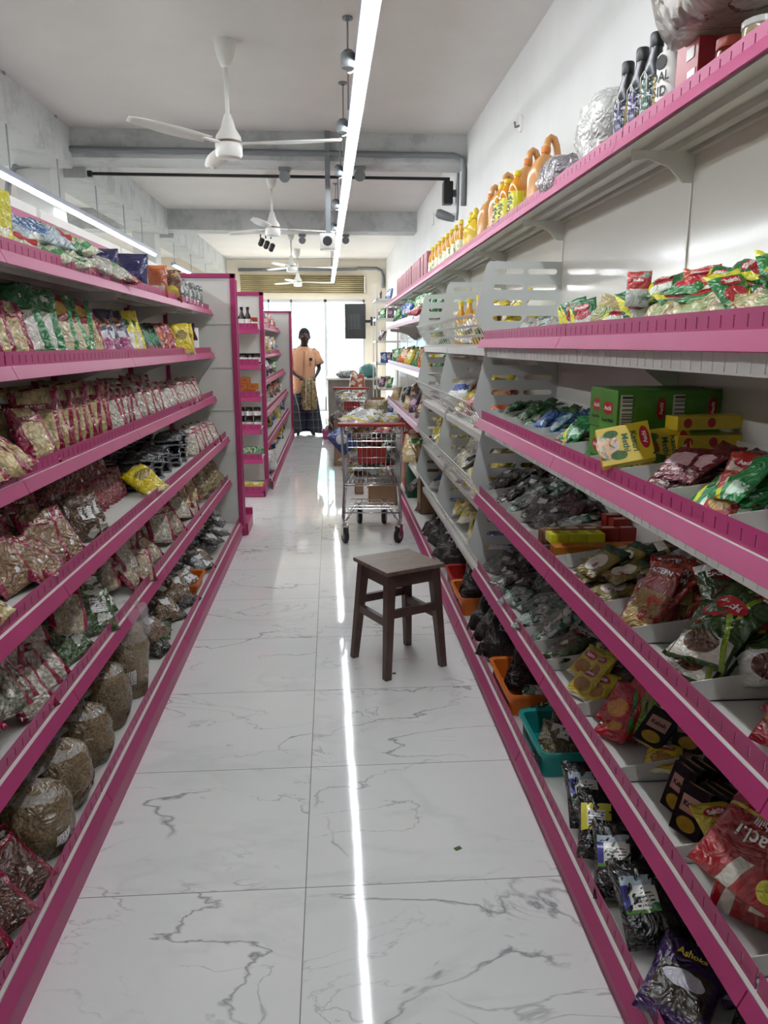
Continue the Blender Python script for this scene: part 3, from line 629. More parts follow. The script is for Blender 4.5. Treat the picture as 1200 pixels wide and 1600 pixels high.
# ---- the standing man
SKIN = mat('dark_brown_skin', '#4a3128', .5, var=.12, scale=20)
def person():
    e = empty('person', 'person in peach short-sleeved shirt and checked blue sarong holding a bag', 'person', (-.42, 12.45, 0), rz=math.radians(6))
    J = {}; V = []; R = []; E = []
    def jt(n, p, r, par=None):
        J[n] = len(V); V.append(p); R.append(r)
        if par: E.append((J[par], J[n]))
    jt('pel', (0, 0, .86), (.14, .1)); jt('wai', (0, .01, 1.0), (.125, .09), 'pel'); jt('che', (0, .02, 1.18), (.14, .095), 'wai'); jt('nb', (0, .02, 1.34), (.075, .06), 'che')
    jt('nk', (.004, .0, 1.40), (.05, .052), 'nb'); jt('jaw', (.012, -.025, 1.455), (.055, .06), 'nk'); jt('skl', (.016, -.02, 1.52), (.072, .085), 'jaw'); jt('top', (.016, -.005, 1.575), (.062, .075), 'skl')
    for s, el, wr, hd in ((-1, (-.235, .02, 1.03), (-.13, -.19, .94), (-.075, -.235, .915)), (1, (.245, .0, 1.05), (.17, -.17, .93), (.14, -.225, .90))):
        t = str(s)
        jt('sh'+t, (s*.17, .02, 1.31), (.055, .05), 'nb'); jt('ua'+t, (s*.205, .02, 1.19), (.045, .045), 'sh'+t); jt('el'+t, el, (.036, .036), 'ua'+t)
        m = tuple((a*.55+b*.45) for a, b in zip(el, wr)); jt('fa'+t, m, (.034, .03), 'el'+t); jt('wr'+t, wr, (.023, .018), 'fa'+t)
        jt('pa'+t, hd, (.032, .018), 'wr'+t)
        for k in range(4):
            bx = hd[0]+(.018*(k-1.5)) ; f1 = (bx-s*.01, hd[1]-.04, hd[2]-.01-.003*k); f2 = (bx-s*.02, hd[1]-.045-.008*(k % 2), hd[2]-.045)
            jt(f'f{k}'+t, f1, (.0085, .0085), 'pa'+t); jt(f'g{k}'+t, f2, (.0075, .0075), f'f{k}'+t)
        jt('th'+t, (hd[0]-s*.035, hd[1]-.01, hd[2]+.0), (.009, .009), 'pa'+t); jt('tt'+t, (hd[0]-s*.045, hd[1]-.045, hd[2]-.005), (.008, .008), 'th'+t)
        jt('hp'+t, (s*.085, 0, .80), (.085, .085), 'pel'); jt('kn'+t, (s*.10, -.02, .45), (.055, .055), 'hp'+t); jt('cf'+t, (s*.105, .01, .30), (.05, .05), 'kn'+t)
        jt('an'+t, (s*.11, .02, .08), (.033, .035), 'cf'+t); jt('hl'+t, (s*.11, .03, .035), (.033, .035), 'an'+t)
        jt('ft'+t, (s*.125, -.09, .025), (.04, .024), 'hl'+t); jt('to'+t, (s*.135, -.15, .018), (.036, .017), 'ft'+t)
    me = bpy.data.meshes.new('b'); me.from_pydata(V, E, []); o = bpy.data.objects.new('b', me); COL.objects.link(o)
    sk = o.modifiers.new('s', 'SKIN'); sk.use_smooth_shade = True
    for i, r in enumerate(R): me.skin_vertices[0].data[i].radius = r
    me.skin_vertices[0].data[0].use_root = True
    ss = o.modifiers.new('u', 'SUBSURF'); ss.levels = 2; ss.render_levels = 2
    dg = bpy.context.evaluated_depsgraph_get(); dg.update(); m2 = bpy.data.meshes.new_from_object(o.evaluated_get(dg)); bpy.data.objects.remove(o)
    bm = bmesh.new(); bm.from_mesh(m2); hx0, hy0 = .016, -.02
    def ell(c, r, rot=None):
        c = (hx0+(c[0]-hx0)*1.14, hy0+(c[1]-hy0)*1.14, 1.44+(c[2]-1.44)*1.14); r = tuple(q*1.14 for q in r)
        g = bmesh.ops.create_uvsphere(bm, u_segments=20, v_segments=14, radius=1)
        M = Matrix.Translation(c) @ (rot or Matrix.Identity(4)) @ Matrix.Diagonal((*r, 1)); bmesh.ops.transform(bm, matrix=M, verts=g['verts'])
    hx, hy, hz = .016, -.02, 1.53
    ell((hx, hy+.005, hz+.015), (.073, .092, .098)); ell((hx, hy-.03, hz-.06), (.052, .058, .055)); ell((hx, hy-.095, hz-.015), (.013, .02, .022)); ell((hx, hy-.093, hz-.028), (.018, .014, .010))
    ell((hx, hy-.082, hz+.018), (.05, .016, .008)); ell((hx, hy-.082, hz-.055), (.024, .010, .007)); ell((hx, hy-.079, hz-.066), (.02, .010, .006))
    for s in (-1, 1): ell((hx+s*.074, hy+.01, hz-.008), (.010, .018, .03)); ell((hx+s*.03, hy-.083, hz+.002), (.013, .008, .007)); ell((hx+s*.042, hy-.066, hz-.03), (.02, .02, .02))
    bm.to_mesh(m2); bm.free()
    o = bpy.data.objects.new('b', m2); COL.objects.link(o); rm = o.modifiers.new('r', 'REMESH'); rm.mode = 'VOXEL'; rm.voxel_size = .0065; rm.use_smooth_shade = True
    sm = o.modifiers.new('m', 'SMOOTH'); sm.factor = .5; sm.iterations = 3
    dg = bpy.context.evaluated_depsgraph_get(); dg.update(); m3 = bpy.data.meshes.new_from_object(o.evaluated_get(dg)); bpy.data.objects.remove(o)
    m3.materials.clear(); m3.materials.append(SKIN); link('body', m3, e)
    # hair cap
    hm = MB(); vs = []; K, N = 8, 24
    for i in range(K+1):
        th = (PI*.60)*i/K
        for k in range(N):
            a = 2*PI*k/N; f = th*(1-.36*max(0, -math.sin(a))); vs.append((hx+.090*math.sin(f)*math.cos(a), hy+.012+.112*math.sin(f)*math.sin(a), hz+.033+.117*math.cos(f)))
    hm.add(vs, [(i*N+k, (i+1)*N+k, (i+1)*N+(k+1) % N, i*N+(k+1) % N) for i in range(K) for k in range(N)])
    build('hair', hm, mat('short_black_hair', '#1b1715', .8, bump=.6, bs=300), e, smooth=True)
    for s in (-1, 1):
        build('eye', MB().lathe([(.0, -.003), (.007, -.002), (.009, 0), (.0, .004)], 10), mat('eye_white', '#b9a79a', .3), e, M=Matrix.Translation((hx+s*.034, hy-.105, hz+.014)) @ Matrix.Rotation(PI/2, 4, 'X'))
    # shirt: lofted rings + sleeves, one surface each with thickness
    PEACH = NT('peach_shirt_cotton'); PEACH.bump(PEACH.noise(PEACH.coord(), 14, 5, .6, 1), .6, .02); PEACH = PEACH.set(col=C('#efba94'), rough=.8)
    def loft(rings, n=28, wob=0, seed=0):
        mb = MB(); vs = []
        for j, (cx, cy, z, rx, ry) in enumerate(rings):
            for k in range(n):
                a = 2*PI*k/n; q = 1+wob*mnoise.noise(Vector((math.cos(a)*2, math.sin(a)*2, z*2+seed)))
                vs.append((cx+rx*q*math.copysign(abs(math.cos(a))**.85, math.cos(a)), cy+ry*q*math.sin(a), z))
        mb.add(vs, [(i*n+k, i*n+(k+1) % n, (i+1)*n+(k+1) % n, (i+1)*n+k) for i in range(len(rings)-1) for k in range(n)]); return mb
    sh = build('shirt', loft([(0, 0, .66, .205, .145), (0, 0, .75, .195, .145), (0, 0, .9, .18, .14), (0, .005, 1.05, .175, .135), (0, .01, 1.2, .19, .13), (0, .015, 1.29, .195, .115), (0, .015, 1.335, .17, .09), (0, .01, 1.365, .11, .075), (.002, .0, 1.385, .068, .066)], 32, .10), PEACH, e, smooth=True)
    md = sh.modifiers.new('s', 'SOLIDIFY'); md.thickness = .006
    for s, el in ((-1, (-.24, .02, 1.08)), (1, (.25, .0, 1.09))):
        sl = build('sleeve', MB().tube([(s*.13, .015, 1.325), (s*.185, .02, 1.28), (s*.215, .02, 1.19), (el[0], el[1], 1.11)], .07, 18, cap=False, rs=[.06, .07, .072, .082]), PEACH, e, smooth=True)
        md = sl.modifiers.new('s', 'SOLIDIFY'); md.thickness = .005
        build('collar', MB().add([(s*.0, -.078, 1.345), (s*.055, -.085, 1.325), (s*.078, -.02, 1.40), (s*.06, -.01, 1.405), (s*.015, -.078, 1.37)], [(0, 1, 2, 3, 4)]), PEACH, e)
    build('placket', MB().box(-.012, .012, -.152, -.146, .68, 1.32), mat('peach_placket', '#dca57e', .8), e)
    pk_ = build('chest_pocket', MB().box(.055, .135, -.140, -.133, 1.10, 1.2), PEACH, e); build('phone', MB().box(.075, .12, -.148, -.141, 1.17, 1.215), BLACKP, pk_); build('pen', MB().tube([(.09, -.146, 1.09), (.09, -.146, 1.16)], .004, 6), BLACKP, pk_)
    # checked sarong
    L = NT('checked_blue_sarong'); o_ = L.coord(); X, Y, Z = L.xyz(o_)
    def st(v, fr, th): return L.math('GREATER_THAN', L.math('FRACT', L.math('MULTIPLY', v, fr)), th)
    ang = L.math('ADD', X, L.math('MULTIPLY', Y, .8))
    col = L.mix(L.math('MULTIPLY', st(ang, 9, .5), .6), C('#2c3350'), C('#3f4434')); col = L.mix(L.math('MULTIPLY', st(Z, 8, .5), .5), col, C('#20263d'))
    col = L.mix(st(ang, 9, .93), col, C('#9a9a92')); col = L.mix(L.math('MULTIPLY', st(Z, 8, .93), .7), col, C('#8b8c92'))
    L.bump(L.noise(o_, 9, 3), .5, .02); L = L.set(col=col, rough=.85)
    mb = MB(); n = 56; vs = []; Zs = [(.90, .165, .12), (.8, .175, .13), (.65, .185, .14), (.45, .20, .15), (.25, .215, .155), (.045, .225, .16)]
    for j, (z, rx, ry) in enumerate(Zs):
        for k in range(n):
            a = 2*PI*k/n; f = 1+.035*j/5*math.sin(9*a+z)+.02*math.sin(5*a+4); x = rx*f*math.cos(a); y = ry*f*math.sin(a)
            g = max(0, 1-abs(x)/.045)*min(1, max(0, (.62-z)/.4)); y *= 1-.55*g; zz = z+(.02*math.sin(3*a) if j == 5 else 0)+(.015*g if j == 5 else 0); vs.append((x*(.96+.065*j), y*(.95+.04*j), zz))
    mb.add(vs, [(i*n+k, i*n+(k+1) % n, (i+1)*n+(k+1) % n, (i+1)*n+k) for i in range(5) for k in range(n)])
    sg = build('sarong', mb, L, e, smooth=True); md = sg.modifiers.new('s', 'SOLIDIFY'); md.thickness = .006
    return e
person()
# bag held in the man's hands
mb = MB(); vs = []; n = 28; rg = [(.44, .06, .02), (.46, .115, .05), (.55, .125, .06), (.7, .12, .055), (.82, .10, .04), (.9, .07, .025), (.94, .055, .015)]
for z, rx, ry in rg:
    for k in range(n):
        a = 2*PI*k/n; f = 1+.10*math.sin(6*a+z*9)+.05*math.sin(11*a); vs.append((rx*f*math.cos(a), ry*f*math.sin(a), z))
mb.add(vs, [(i*n+k, i*n+(k+1) % n, (i+1)*n+(k+1) % n, (i+1)*n+k) for i in range(6) for k in range(n)] + [tuple(range(n-1, -1, -1)), tuple(6*n+k for k in range(n))])
o = build('shopping_bag', mb, packmat('translucent_khaki_bag', '#a39264', [('blot', 24, .55, '#7c6a42'), ('blot', 14, .6, '#c9bc95'), ('band', 0, .3, .36, '#d0c6a4'), ('band', 0, .62, .68, '#6f6038')], .35), smooth=True)
o.location = (-.345, 12.19, -.03); tag(o, 'crumpled khaki shopping bag hanging from the hands of the standing man', 'bag')
# ================================================================ GOODS: KINDS
KIND = {}
def psurf(x, y, w, h, t, seed, side=1):
    u, v = 2*x/w, 2*y/h
    pr = max(0, 1-abs(u)**2.6)**.5 * (max(0, 1-abs(v/.9)**4)**.6 if abs(v) < .9 else 0)
    n = mnoise.noise(Vector((x*34/(w/.16), y*30/(w/.16), seed*7.3+side*3))) + .5*mnoise.noise(Vector((x*80, y*80, seed*3.1-side))) - 1.1*abs(mnoise.noise(Vector((x*26, y*22, seed*2.9+side)))) + .25
    wr = .35*n*abs(u)**.6 if pr > 0 else 0
    bend = .10*t*mnoise.noise(Vector((x*9, y*9, seed*1.7)))*4 + .012*(1 if abs(v) > .8 else 0)*mnoise.noise(Vector((x*40, seed, v)))
    return bend + side*t/2*pr*(1+.42*n) + side*t*.10*wr + side*.0006
def pillow(w, h, t, m, seed, nx=12, ny=16):
    mb = MB(); vs = []
    for side in (1, -1):
        for j in range(ny+1):
            v = -1+2*j/ny
            for i in range(nx+1):
                u = -1+2*i/nx; u = math.sin(u*PI/2)*.6+u*.4; x, y = u*w/2, v*h/2
                squeeze = 1-.10*max(0, 1-abs(v))*(t/.05)*.6 if abs(v) < 1 else 1
                vs.append((x*squeeze, y, psurf(x, y, w, h, t, seed, side)))
    n = (nx+1)*(ny+1); fs = []
    for s in (0, 1):
        for j in range(ny):
            for i in range(nx):
                a = s*n+j*(nx+1)+i; q = (a, a+1, a+nx+2, a+nx+1); fs.append(q if s == 0 else q[::-1])
    b = [i for i in range(nx+1)] + [(nx+1)*j+nx for j in range(1, ny+1)] + [(nx+1)*ny+i for i in range(nx-1, -1, -1)] + [(nx+1)*j for j in range(ny-1, 0, -1)]
    for k in range(len(b)): p, q = b[k], b[(k+1) % len(b)]; fs.append((q, p, n+p, n+q))
    mb.add(vs, fs); return mb.mesh('packet', m, True)
def patch(w, h, t, seed, x0, x1, y0, y1, m, off=.0012, nm='patch'):
    mb = MB(); N = 6; vs = [(x0+(x1-x0)*i/N, y0+(y1-y0)*j/N, 0) for j in range(N+1) for i in range(N+1)]
    vs = [(x, y, psurf(x, y, w, h, t, seed)+off) for x, y, _ in vs]
    mb.add(vs, [(j*(N+1)+i, j*(N+1)+i+1, (j+1)*(N+1)+i+1, (j+1)*(N+1)+i) for j in range(N) for i in range(N)]); return mb.mesh(nm, m, True)
def oval(w, h, t, seed, cx, cy, rx, ry, m, off=.0014, nm='logo_badge'):
    vs = [(cx, cy)] + [(cx+q*rx*math.cos(2*PI*k/24), cy+q*ry*math.sin(2*PI*k/24)) for q in (.5, 1) for k in range(24)]
    vs = [(x, y, psurf(x, y, w, h, t, seed)+off) for x, y in vs]; mb = MB()
    mb.add(vs, [(0, 1+k, 1+(k+1) % 24) for k in range(24)] + [(1+k, 25+k, 25+(k+1) % 24, 1+(k+1) % 24) for k in range(24)]); return mb.mesh(nm, m, True)
def ptext(w, h, t, seed, body, size, cx, cy, m, rot=0, off=.0022, bold=0):
    src = text_mesh(body, size, 0, offset=bold); me = src.copy(); c, s = math.cos(rot), math.sin(rot)
    for v in me.vertices:
        x, y = v.co.x*c-v.co.y*s+cx, v.co.x*s+v.co.y*c+cy; x = max(-w*.49, min(w*.49, x)); v.co = (x, y, psurf(x, y, w, h, t, seed)+off)
    me.materials.clear(); me.materials.append(m); return me
W_PRINT = mat('white_print', '#ece8e0', .4); Y_PRINT = mat('yellow_print', '#e8cf3a', .4); R_PRINT = mat('red_badge', '#b3202a', .35); CREAM_P = mat('cream_print', '#e9d9c4', .4); G_PRINT = mat('green_print', '#1f5c33', .45)
BARCODE = NT('barcode'); _x = BARCODE.xyz(BARCODE.coord('Generated')); _q = BARCODE.math('GREATER_THAN', BARCODE.noise(BARCODE.n('ShaderNodeCombineXYZ').outputs[0], 1, 0), 9)
_cb = BARCODE.n('ShaderNodeCombineXYZ'); BARCODE.link(BARCODE.math('MULTIPLY', _x[2], 26), _cb.inputs[0]); _nn = BARCODE.noise(_cb.outputs[0], 1.3, 0)
BARCODE = BARCODE.set(col=BARCODE.mix(BARCODE.math('MULTIPLY', BARCODE.math('GREATER_THAN', _nn, .5), BARCODE.math('GREATER_THAN', _x[0], .14)), C('#e8e8e4'), C('#161616')), rough=.5)
STK = NT('printed_sticker'); _x = STK.xyz(STK.coord('Generated'))
_v = STK.math('MULTIPLY', STK.math('GREATER_THAN', STK.math('FRACT', STK.math('MULTIPLY', _x[1], 7)), .55), STK.math('GREATER_THAN', STK.noise(STK.coord('Generated'), 12, 1), .46))
STK = STK.set(col=STK.mix(STK.math('MULTIPLY', _v, .8), C('#e2e2df'), C('#333338')), rough=.4)
def kind(key, nm, cat, w, h, t, m, extras=(), nv=3, nx=12, ny=16):
    """extras: ('sticker',x0,x1,y0,y1) ('oval',cx,cy,rx,ry,mat) ('text',body,size,cx,cy,mat,rot) in fractions of width / height, origin at the middle"""
    var = []
    for s in range(nv):
        seed = len(KIND)*5+s*11+1; me = pillow(w, h, t, m, seed, nx, ny); me.name = nm; ex = []
        for q in extras:
            if q[0] == 'sticker': ex.append(('price_sticker', patch(w, h, t, seed, q[1]*w, q[2]*w, q[3]*h, q[4]*h, q[5] if len(q) > 5 else STK)))
            elif q[0] == 'oval': ex.append(('logo_badge', oval(w, h, t, seed, q[1]*w, q[2]*h, q[3]*w, q[4]*h, q[5])))
            elif q[0] == 'text': ex.append(('printed_name', ptext(w, h, t, seed, q[1], q[2], q[3]*w, q[4]*h, q[5], math.radians(q[6]) if len(q) > 6 else 0, bold=.0006)))
        var.append((me, ex))
    KIND[key] = (nm, cat, (w, h, t), var)
def solid(key, nm, cat, size, me, ex=()): KIND[key] = (nm, cat, size, [(me, list(ex))])
CNT = 0
def orient(yaw, lean, spin): return Matrix.Rotation(math.radians(yaw), 4, 'Z') @ Matrix.Rotation(math.radians(90-lean), 4, 'X') @ Matrix.Rotation(math.radians(spin), 4, 'Z')
def put(key, label, x, y, z, yaw=0, lean=0, spin=0, far=False, group=None, raw=False):
    """stand one item with its lowest point at z. pillows: face turned by yaw (0 = towards the camera), leaning back by lean"""
    global CNT
    nm, cat, (w, h, t), var = KIND[key]; me, ex = var[CNT % len(var)]; CNT += 1
    if raw: M = Matrix.Translation((x, y, z)) @ Matrix.Rotation(math.radians(yaw), 4, 'Z') @ Matrix.Rotation(math.radians(lean), 4, 'X') @ Matrix.Rotation(math.radians(spin), 4, 'Y')
    else:
        R_ = orient(yaw, lean, spin); ext = abs(R_[2][0])*w/2+abs(R_[2][1])*h/2+abs(R_[2][2])*t/2*.9
        M = Matrix.Translation((x, y, z+ext*.93)) @ R_
    o = link(nm, me, None, M); tag(o, label, cat, group)
    if not far:
        for en, em in ex: link(en, em, o)
    return o
rnd = random.Random(7)
def U(a): return rnd.uniform(-a, a)
def line(key, desc, where, n, p0, p1, yaw, lean, spin=0, jit=.008, rj=6, far=False, op='from the camera', group=None, lift=0):
    for i in range(n):
        t = (i+.5)/n; p = [a+(b-a)*t for a, b in zip(p0, p1)]
        lab = f'{desc}, {ORD[i]} {op}, {where}' if n > 1 else f'{desc}, {where}'
        put(key, lab, p[0]+U(jit), p[1]+U(jit*.4), p[2]+lift, yaw+U(rj), lean+U(rj), spin+U(rj), far, group or (desc+' '+where))
HEAPS = {}
def heap(specs, where, n, x0, x1, y0, y1, z, yaw=0, yj=35, lean=72, lj=14, spin=0, sj=20, far=False, layer=.018, cols=3, nl=3, group=None):
    """specs: [(key, desc)]; items spread over the rectangle, sorted by distance, piled up in nl layers"""
    P = []
    for i in range(n):
        c = (i*7+rnd.randrange(2)) % cols; P.append((y0+(y1-y0)*(i+.5)/n, x0+(x1-x0)*((c+.5)/cols)+U((x1-x0)*.12), z+layer*((i*2+c) % nl)))
    per = {}
    for i, (y, x, zz) in enumerate(P):
        key, desc = specs[(i*5+rnd.randrange(3)) % len(specs)] if len(specs) > 2 else specs[i % len(specs)]
        k = (desc, where); per[k] = HEAPS.get(k, 0); HEAPS[k] = per[k]+1
        put(key, f'{desc}, {ORD[per[k]]} from the camera, {where}', x, y, zz, yaw+U(yj), lean+U(lj), spin+U(sj), far, group or ('packets '+where))

# --- maroon family of the left rack
MAR = '#8a1638'
def maroon(key, cA, cB, sc, w, h, t, nm='snack_packet', stripe=.15, head=True, nv=4, ex=()):
    L = [('band', 0, -1, stripe, MAR), ('band', 0, 1-stripe, 2, MAR), ('blot', 13, .66, '#e6e2dc')]
    if head: L.append(('rect', .15, .85, .70, .80, MAR))
    e = [('text', 'PULIMET', h*.075, 0, .25, CREAM_P)] if head else []
    kind(key, nm, 'packet', w, h, t, packmat('maroon_edged_'+key, None, L, .16, .8, content=(cA, cB, sc)), e+list(ex), nv)
maroon('puff', '#d8c48f', '#c4ab74', 42, .15, .22, .055)
maroon('puffs2', '#dccb9a', '#cbb27c', 60, .13, .19, .05, stripe=.22)
maroon('nuts', '#a98a66', '#7d5c3f', 85, .13, .19, .045, 'nut_packet')
maroon('nutsw', '#cfc3a8', '#a88d68', 90, .12, .18, .04, 'nut_packet')
maroon('redn', '#7d3030', '#a5605a', 95, .10, .14, .028, 'nut_packet', .1, False, 3)
maroon('greens', '#5a6345', '#c8c4b0', 70, .13, .19, .04)
maroon('whites', '#d9d4c6', '#b9a98c', 80, .13, .19, .04)
maroon('brown', '#5b3a30', '#744c3f', 140, .12, .19, .045, 'spice_packet')
def clearp(key, cA, cB, sc, w, h, t, nm, cat='packet', layers=(), ex=(), nv=3, rough=.14, bump=.9): kind(key, nm, cat, w, h, t, packmat('film_'+key, None, list(layers), rough, bump, content=(cA, cB, sc)), ex, nv)
def foil(key, base, layers, w, h, t, nm, cat='packet', ex=(), nv=3, rough=.2, bump=.55, nx=12, ny=16): kind(key, nm, cat, w, h, t, packmat('foil_'+key, base, layers, rough, bump), ex, nv, nx, ny)
ST = ('sticker', -.1, .3, -.1, .2)
clearp('popc', '#dccf9c', '#b59b5c', 110, .14, .2, .05, 'snack_packet', ex=[('sticker', .0, .35, -.2, .1)])
clearp('brownn', '#6f5238', '#4a3524', 90, .12, .16, .06, 'nut_packet', layers=[('blot', 9, .62, '#cfc8bd')], ex=[ST])
clearp('nutmeg', '#8c7557', '#6b563d', 45, .15, .13, .05, 'spice_packet', ex=[('sticker', -.2, .08, -.1, .2)])
clearp('silver', '#9a9c9c', '#c9cbcb', 60, .12, .15, .035, 'foil_packet', layers=[('blot', 18, .52, '#5c6660'), ('blot', 11, .6, '#efefef')], ex=[ST])
clearp('darkb', '#2c2722', '#47403a', 120, .11, .15, .035, 'spice_packet', layers=[('blot', 20, .62, '#bdbab4')], ex=[('sticker', -.15, .3, -.15, .2)])
clearp('brownp', '#6b5138', '#8a6f4e', 100, .12, .15, .04, 'spice_packet', layers=[('blot', 16, .64, '#d3cfc8')], ex=[('sticker', -.25, .15, 0, .28)])
clearp('greenc', '#3f5f35', '#62794c', 80, .15, .17, .045, 'spice_packet', layers=[('blot', 14, .6, '#d8dcd0')], ex=[('sticker', -.1, .3, -.1, .2)])
clearp('blackbag', '#150d0b', '#261915', 40, .2, .235, .095, 'spice_bag', 'bag', ex=[('sticker', -.1, .08, .0, .12)], rough=.1, bump=.75)
clearp('herbs', '#6b5a35', '#43401f', 60, .13, .15, .045, 'herb_packet', ex=[('sticker', -.15, .15, .05, .3)])
clearp('squareblk', '#16161a', '#2b2a2c', 100, .15, .15, .045, 'square_packet', layers=[('blot', 30, .68, '#7d7c78'), ('band', 1, -1, .06, '#85868a'), ('band', 1, .94, 2, '#85868a')], rough=.1)
clearp('noodle', '#a39169', '#877348', 55, .17, .22, .09, 'grain_packet', nv=3)
foil('whgreen', '#2f7a45', [('rect', .22, .78, .12, .62, '#d9d6cc'), ('band', 0, -1, .12, MAR), ('blot', 12, .66, '#e9ece6')], .17, .26, .05, 'snack_packet', rough=.15, bump=.8)
foil('margreen', '#7d2024', [('rect', .2, .8, .1, .55, '#c9bd9a'), ('ell', .5, .75, .3, .12, '#c9a33a'), ('band', 0, .8, 2, '#2b7a3c')], .16, .24, .05, 'snack_packet', rough=.15, bump=.8)
foil('navypink', '#1c1a3c', [('rect', .1, .9, .1, .35, '#a13a72'), ('ell', .55, .7, .25, .12, '#a86b3a'), ('rect', .2, .8, .35, .5, '#d8d4dc')], .15, .22, .045, 'snack_packet', bump=.7)
foil('yelwhite', '#d6c93a', [('rect', .15, .85, .1, .5, '#e6e2d2'), ('ell', .5, .7, .3, .14, '#3a6e2c')], .15, .22, .04, 'snack_packet', bump=.7)
foil('blackgreen', '#10241a', [('ell', .5, .5, .34, .2, '#2f8f4f'), ('band', 1, -1, .2, '#a32a2a'), ('blot', 20, .6, '#1b5a3a')], .14, .2, .045, 'snack_packet', bump=.8)
foil('redpack', '#9c2730', [('ell', .5, .55, .3, .2, '#c96a3a'), ('blot', 18, .62, '#d8a090')], .14, .18, .045, 'snack_packet', bump=.8)
foil('yelpack', '#d8c019', [('ell', .5, .6, .3, .15, '#8f7d10'), ('band', 1, -1, .1, '#e6dc9a')], .13, .18, .05, 'snack_packet', bump=.7)
foil('navypouch', '#27265c', [('rect', .2, .8, .25, .6, '#33326e'), ('lines', 1, 22, .25, .75, .3, .55, '#8c8cb8'), ('band', 1, .93, 2, '#1d1c46')], .145, .185, .055, 'stand_up_pouch', 'pouch', rough=.3, bump=.3, nv=2)
foil('orangepouch', '#b1542a', [('rect', .15, .85, .1, .4, '#d9cfc0'), ('band', 1, .9, 2, '#c9763f')], .10, .17, .05, 'stand_up_pouch', 'pouch', rough=.2, bump=.5, nv=1)
foil('brownpouch', '#6d3f1e', [('ell', .5, .3, .35, .22, '#d2c02c'), ('blot', 12, .62, '#c9a86a')], .10, .175, .05, 'stand_up_pouch', 'pouch', rough=.2, bump=.6, nv=1)
foil('cleargreen', '#b9bca0', [('diag', .4, .2, .35, '#2f7a3a'), ('diag', .4, .6, .72, '#c9c02c'), ('ell', .35, .6, .2, .12, '#b3262c'), ('lines', 0, 9, .55, .95, .3, .8, '#2f6e3a')], .16, .36, .06, 'noodle_packet', bump=.9)
foil('clearblue', '#a9b8c0', [('ell', .5, .55, .4, .25, '#3a6a9c'), ('lines', 1, 14, .2, .8, .4, .7, '#e8e8e8'), ('blot', 12, .6, '#d9dcd0')], .17, .3, .06, 'noodle_packet', bump=.9)
foil('clearplain', '#a7a596', [('blot', 14, .56, '#d6d5cc'), ('diag', .5, .5, .6, '#4f8a3c'), ('band', 1, -1, .1, '#b5522c')], .17, .3, .06, 'noodle_packet', bump=.9)
foil('yelgreen', '#c9c23a', [('ell', .4, .6, .2, .2, '#e6e0c0'), ('diag', .6, .2, .4, '#9fa32a'), ('blot', 14, .6, '#eeead0')], .15, .2, .05, 'snack_packet', bump=.8)
foil('darkgreenbig', '#1d3324', [('band', 0, -1, .3, '#5e1424'), ('blot', 8, .6, '#2b4a35')], .22, .24, .06, 'snack_packet', bump=.7)
foil('purple', '#33194e', [('rect', .12, .88, .12, .62, '#3a3026'), ('ell', .5, .48, .3, .10, '#cfcbd6')], .14, .19, .045, 'spice_packet', ex=[('text', 'Ashoka', .020, 0, .28, Y_PRINT)], bump=.5)
# sachets of the right rack: badge with lettering
def sachet(key, base, layers, w=.085, h=.112, t=.022, badge=None, txt='Aachi', nm='spice_sachet', nv=3, ty=.22, **kw):
    ex = [] if badge is None else [('oval', 0, ty, .30, .11, badge), ('text', txt, w*.17, 0, ty, W_PRINT)]
    foil(key, base, layers, w, h, t, nm, ex=ex, nv=nv, nx=8, ny=10, **kw)
sachet('sgy', '#1f6b38', [('diag', .5, .25, .5, '#d9d42c'), ('rect', .2, .8, .08, .42, '#cfd6c4'), ('ell', .5, .5, .3, .16, '#a3202c')], badge=R_PRINT, txt='Shakthi')
sachet('sgr', '#2a7d3c', [('band', 1, .86, 2, '#d8d63c'), ('ell', .45, .4, .34, .2, '#b3262c')], badge=R_PRINT, txt='Shakthi')
sachet('sbeige', '#b9a877', [('rect', .1, .9, .1, .5, '#8c9a5a'), ('band', 1, .9, 2, '#d6cfae')])
sachet('swhred', '#b8352c', [('rect', .0, 1, -1, .48, '#c9cfc6'), ('blot', 25, .6, '#8a9a8c')], .062, .09, badge=R_PRINT, txt='Malbo')
sachet('sgrey', '#9aa89c', [('blot', 22, .55, '#5a7a68'), ('diag', .5, .6, .7, '#c2707a')])
sachet('sleaf', '#2f6a33', [('blot', 28, .5, '#1d4424'), ('blot', 18, .66, '#c03c34')], .07, .09, .02, nm='small_sachet')
sachet('sblue', '#2b62a8', [('blot', 24, .55, '#1d3f7a'), ('blot', 18, .64, '#9ac4dc')], .07, .09, .02, nm='small_sachet')
sachet('slblue', '#6aa3b5', [('blot', 24, .55, '#bcd8dc')], .07, .09, .02)
sachet('smar', '#6b1826', [('rect', .15, .85, .35, .7, '#c9a0a4'), ('lines', 1, 8, .15, .85, .1, .3, '#d8b8b4')], .085, .12, badge=None)
sachet('sgreen', '#1f8a45', [('diag', .6, .3, .45, '#d9e02c'), ('blot', 15, .6, '#bfe0c4')], .10, .12, badge=None)
sachet('sgoldgreen', '#7d6a2a', [('ell', .5, .4, .35, .25, '#d8d2c0'), ('band', 1, .75, 2, '#1d4a34'), ('blot', 20, .64, '#8c2a3a')], .10, .14)
sachet('sred', '#b02c22', [('rect', .1, .9, .55, .8, '#d8c0b0'), ('ell', .5, .32, .32, .18, '#c9a24a')], .08, .11, badge=R_PRINT)
sachet('sorange', '#c2502a', [('ell', .5, .4, .35, .25, '#b3202a'), ('lines', 1, 9, .2, .8, .6, .9, '#ecd8c8')], .085, .11, badge=R_PRINT, txt='Eastern', ty=.05)
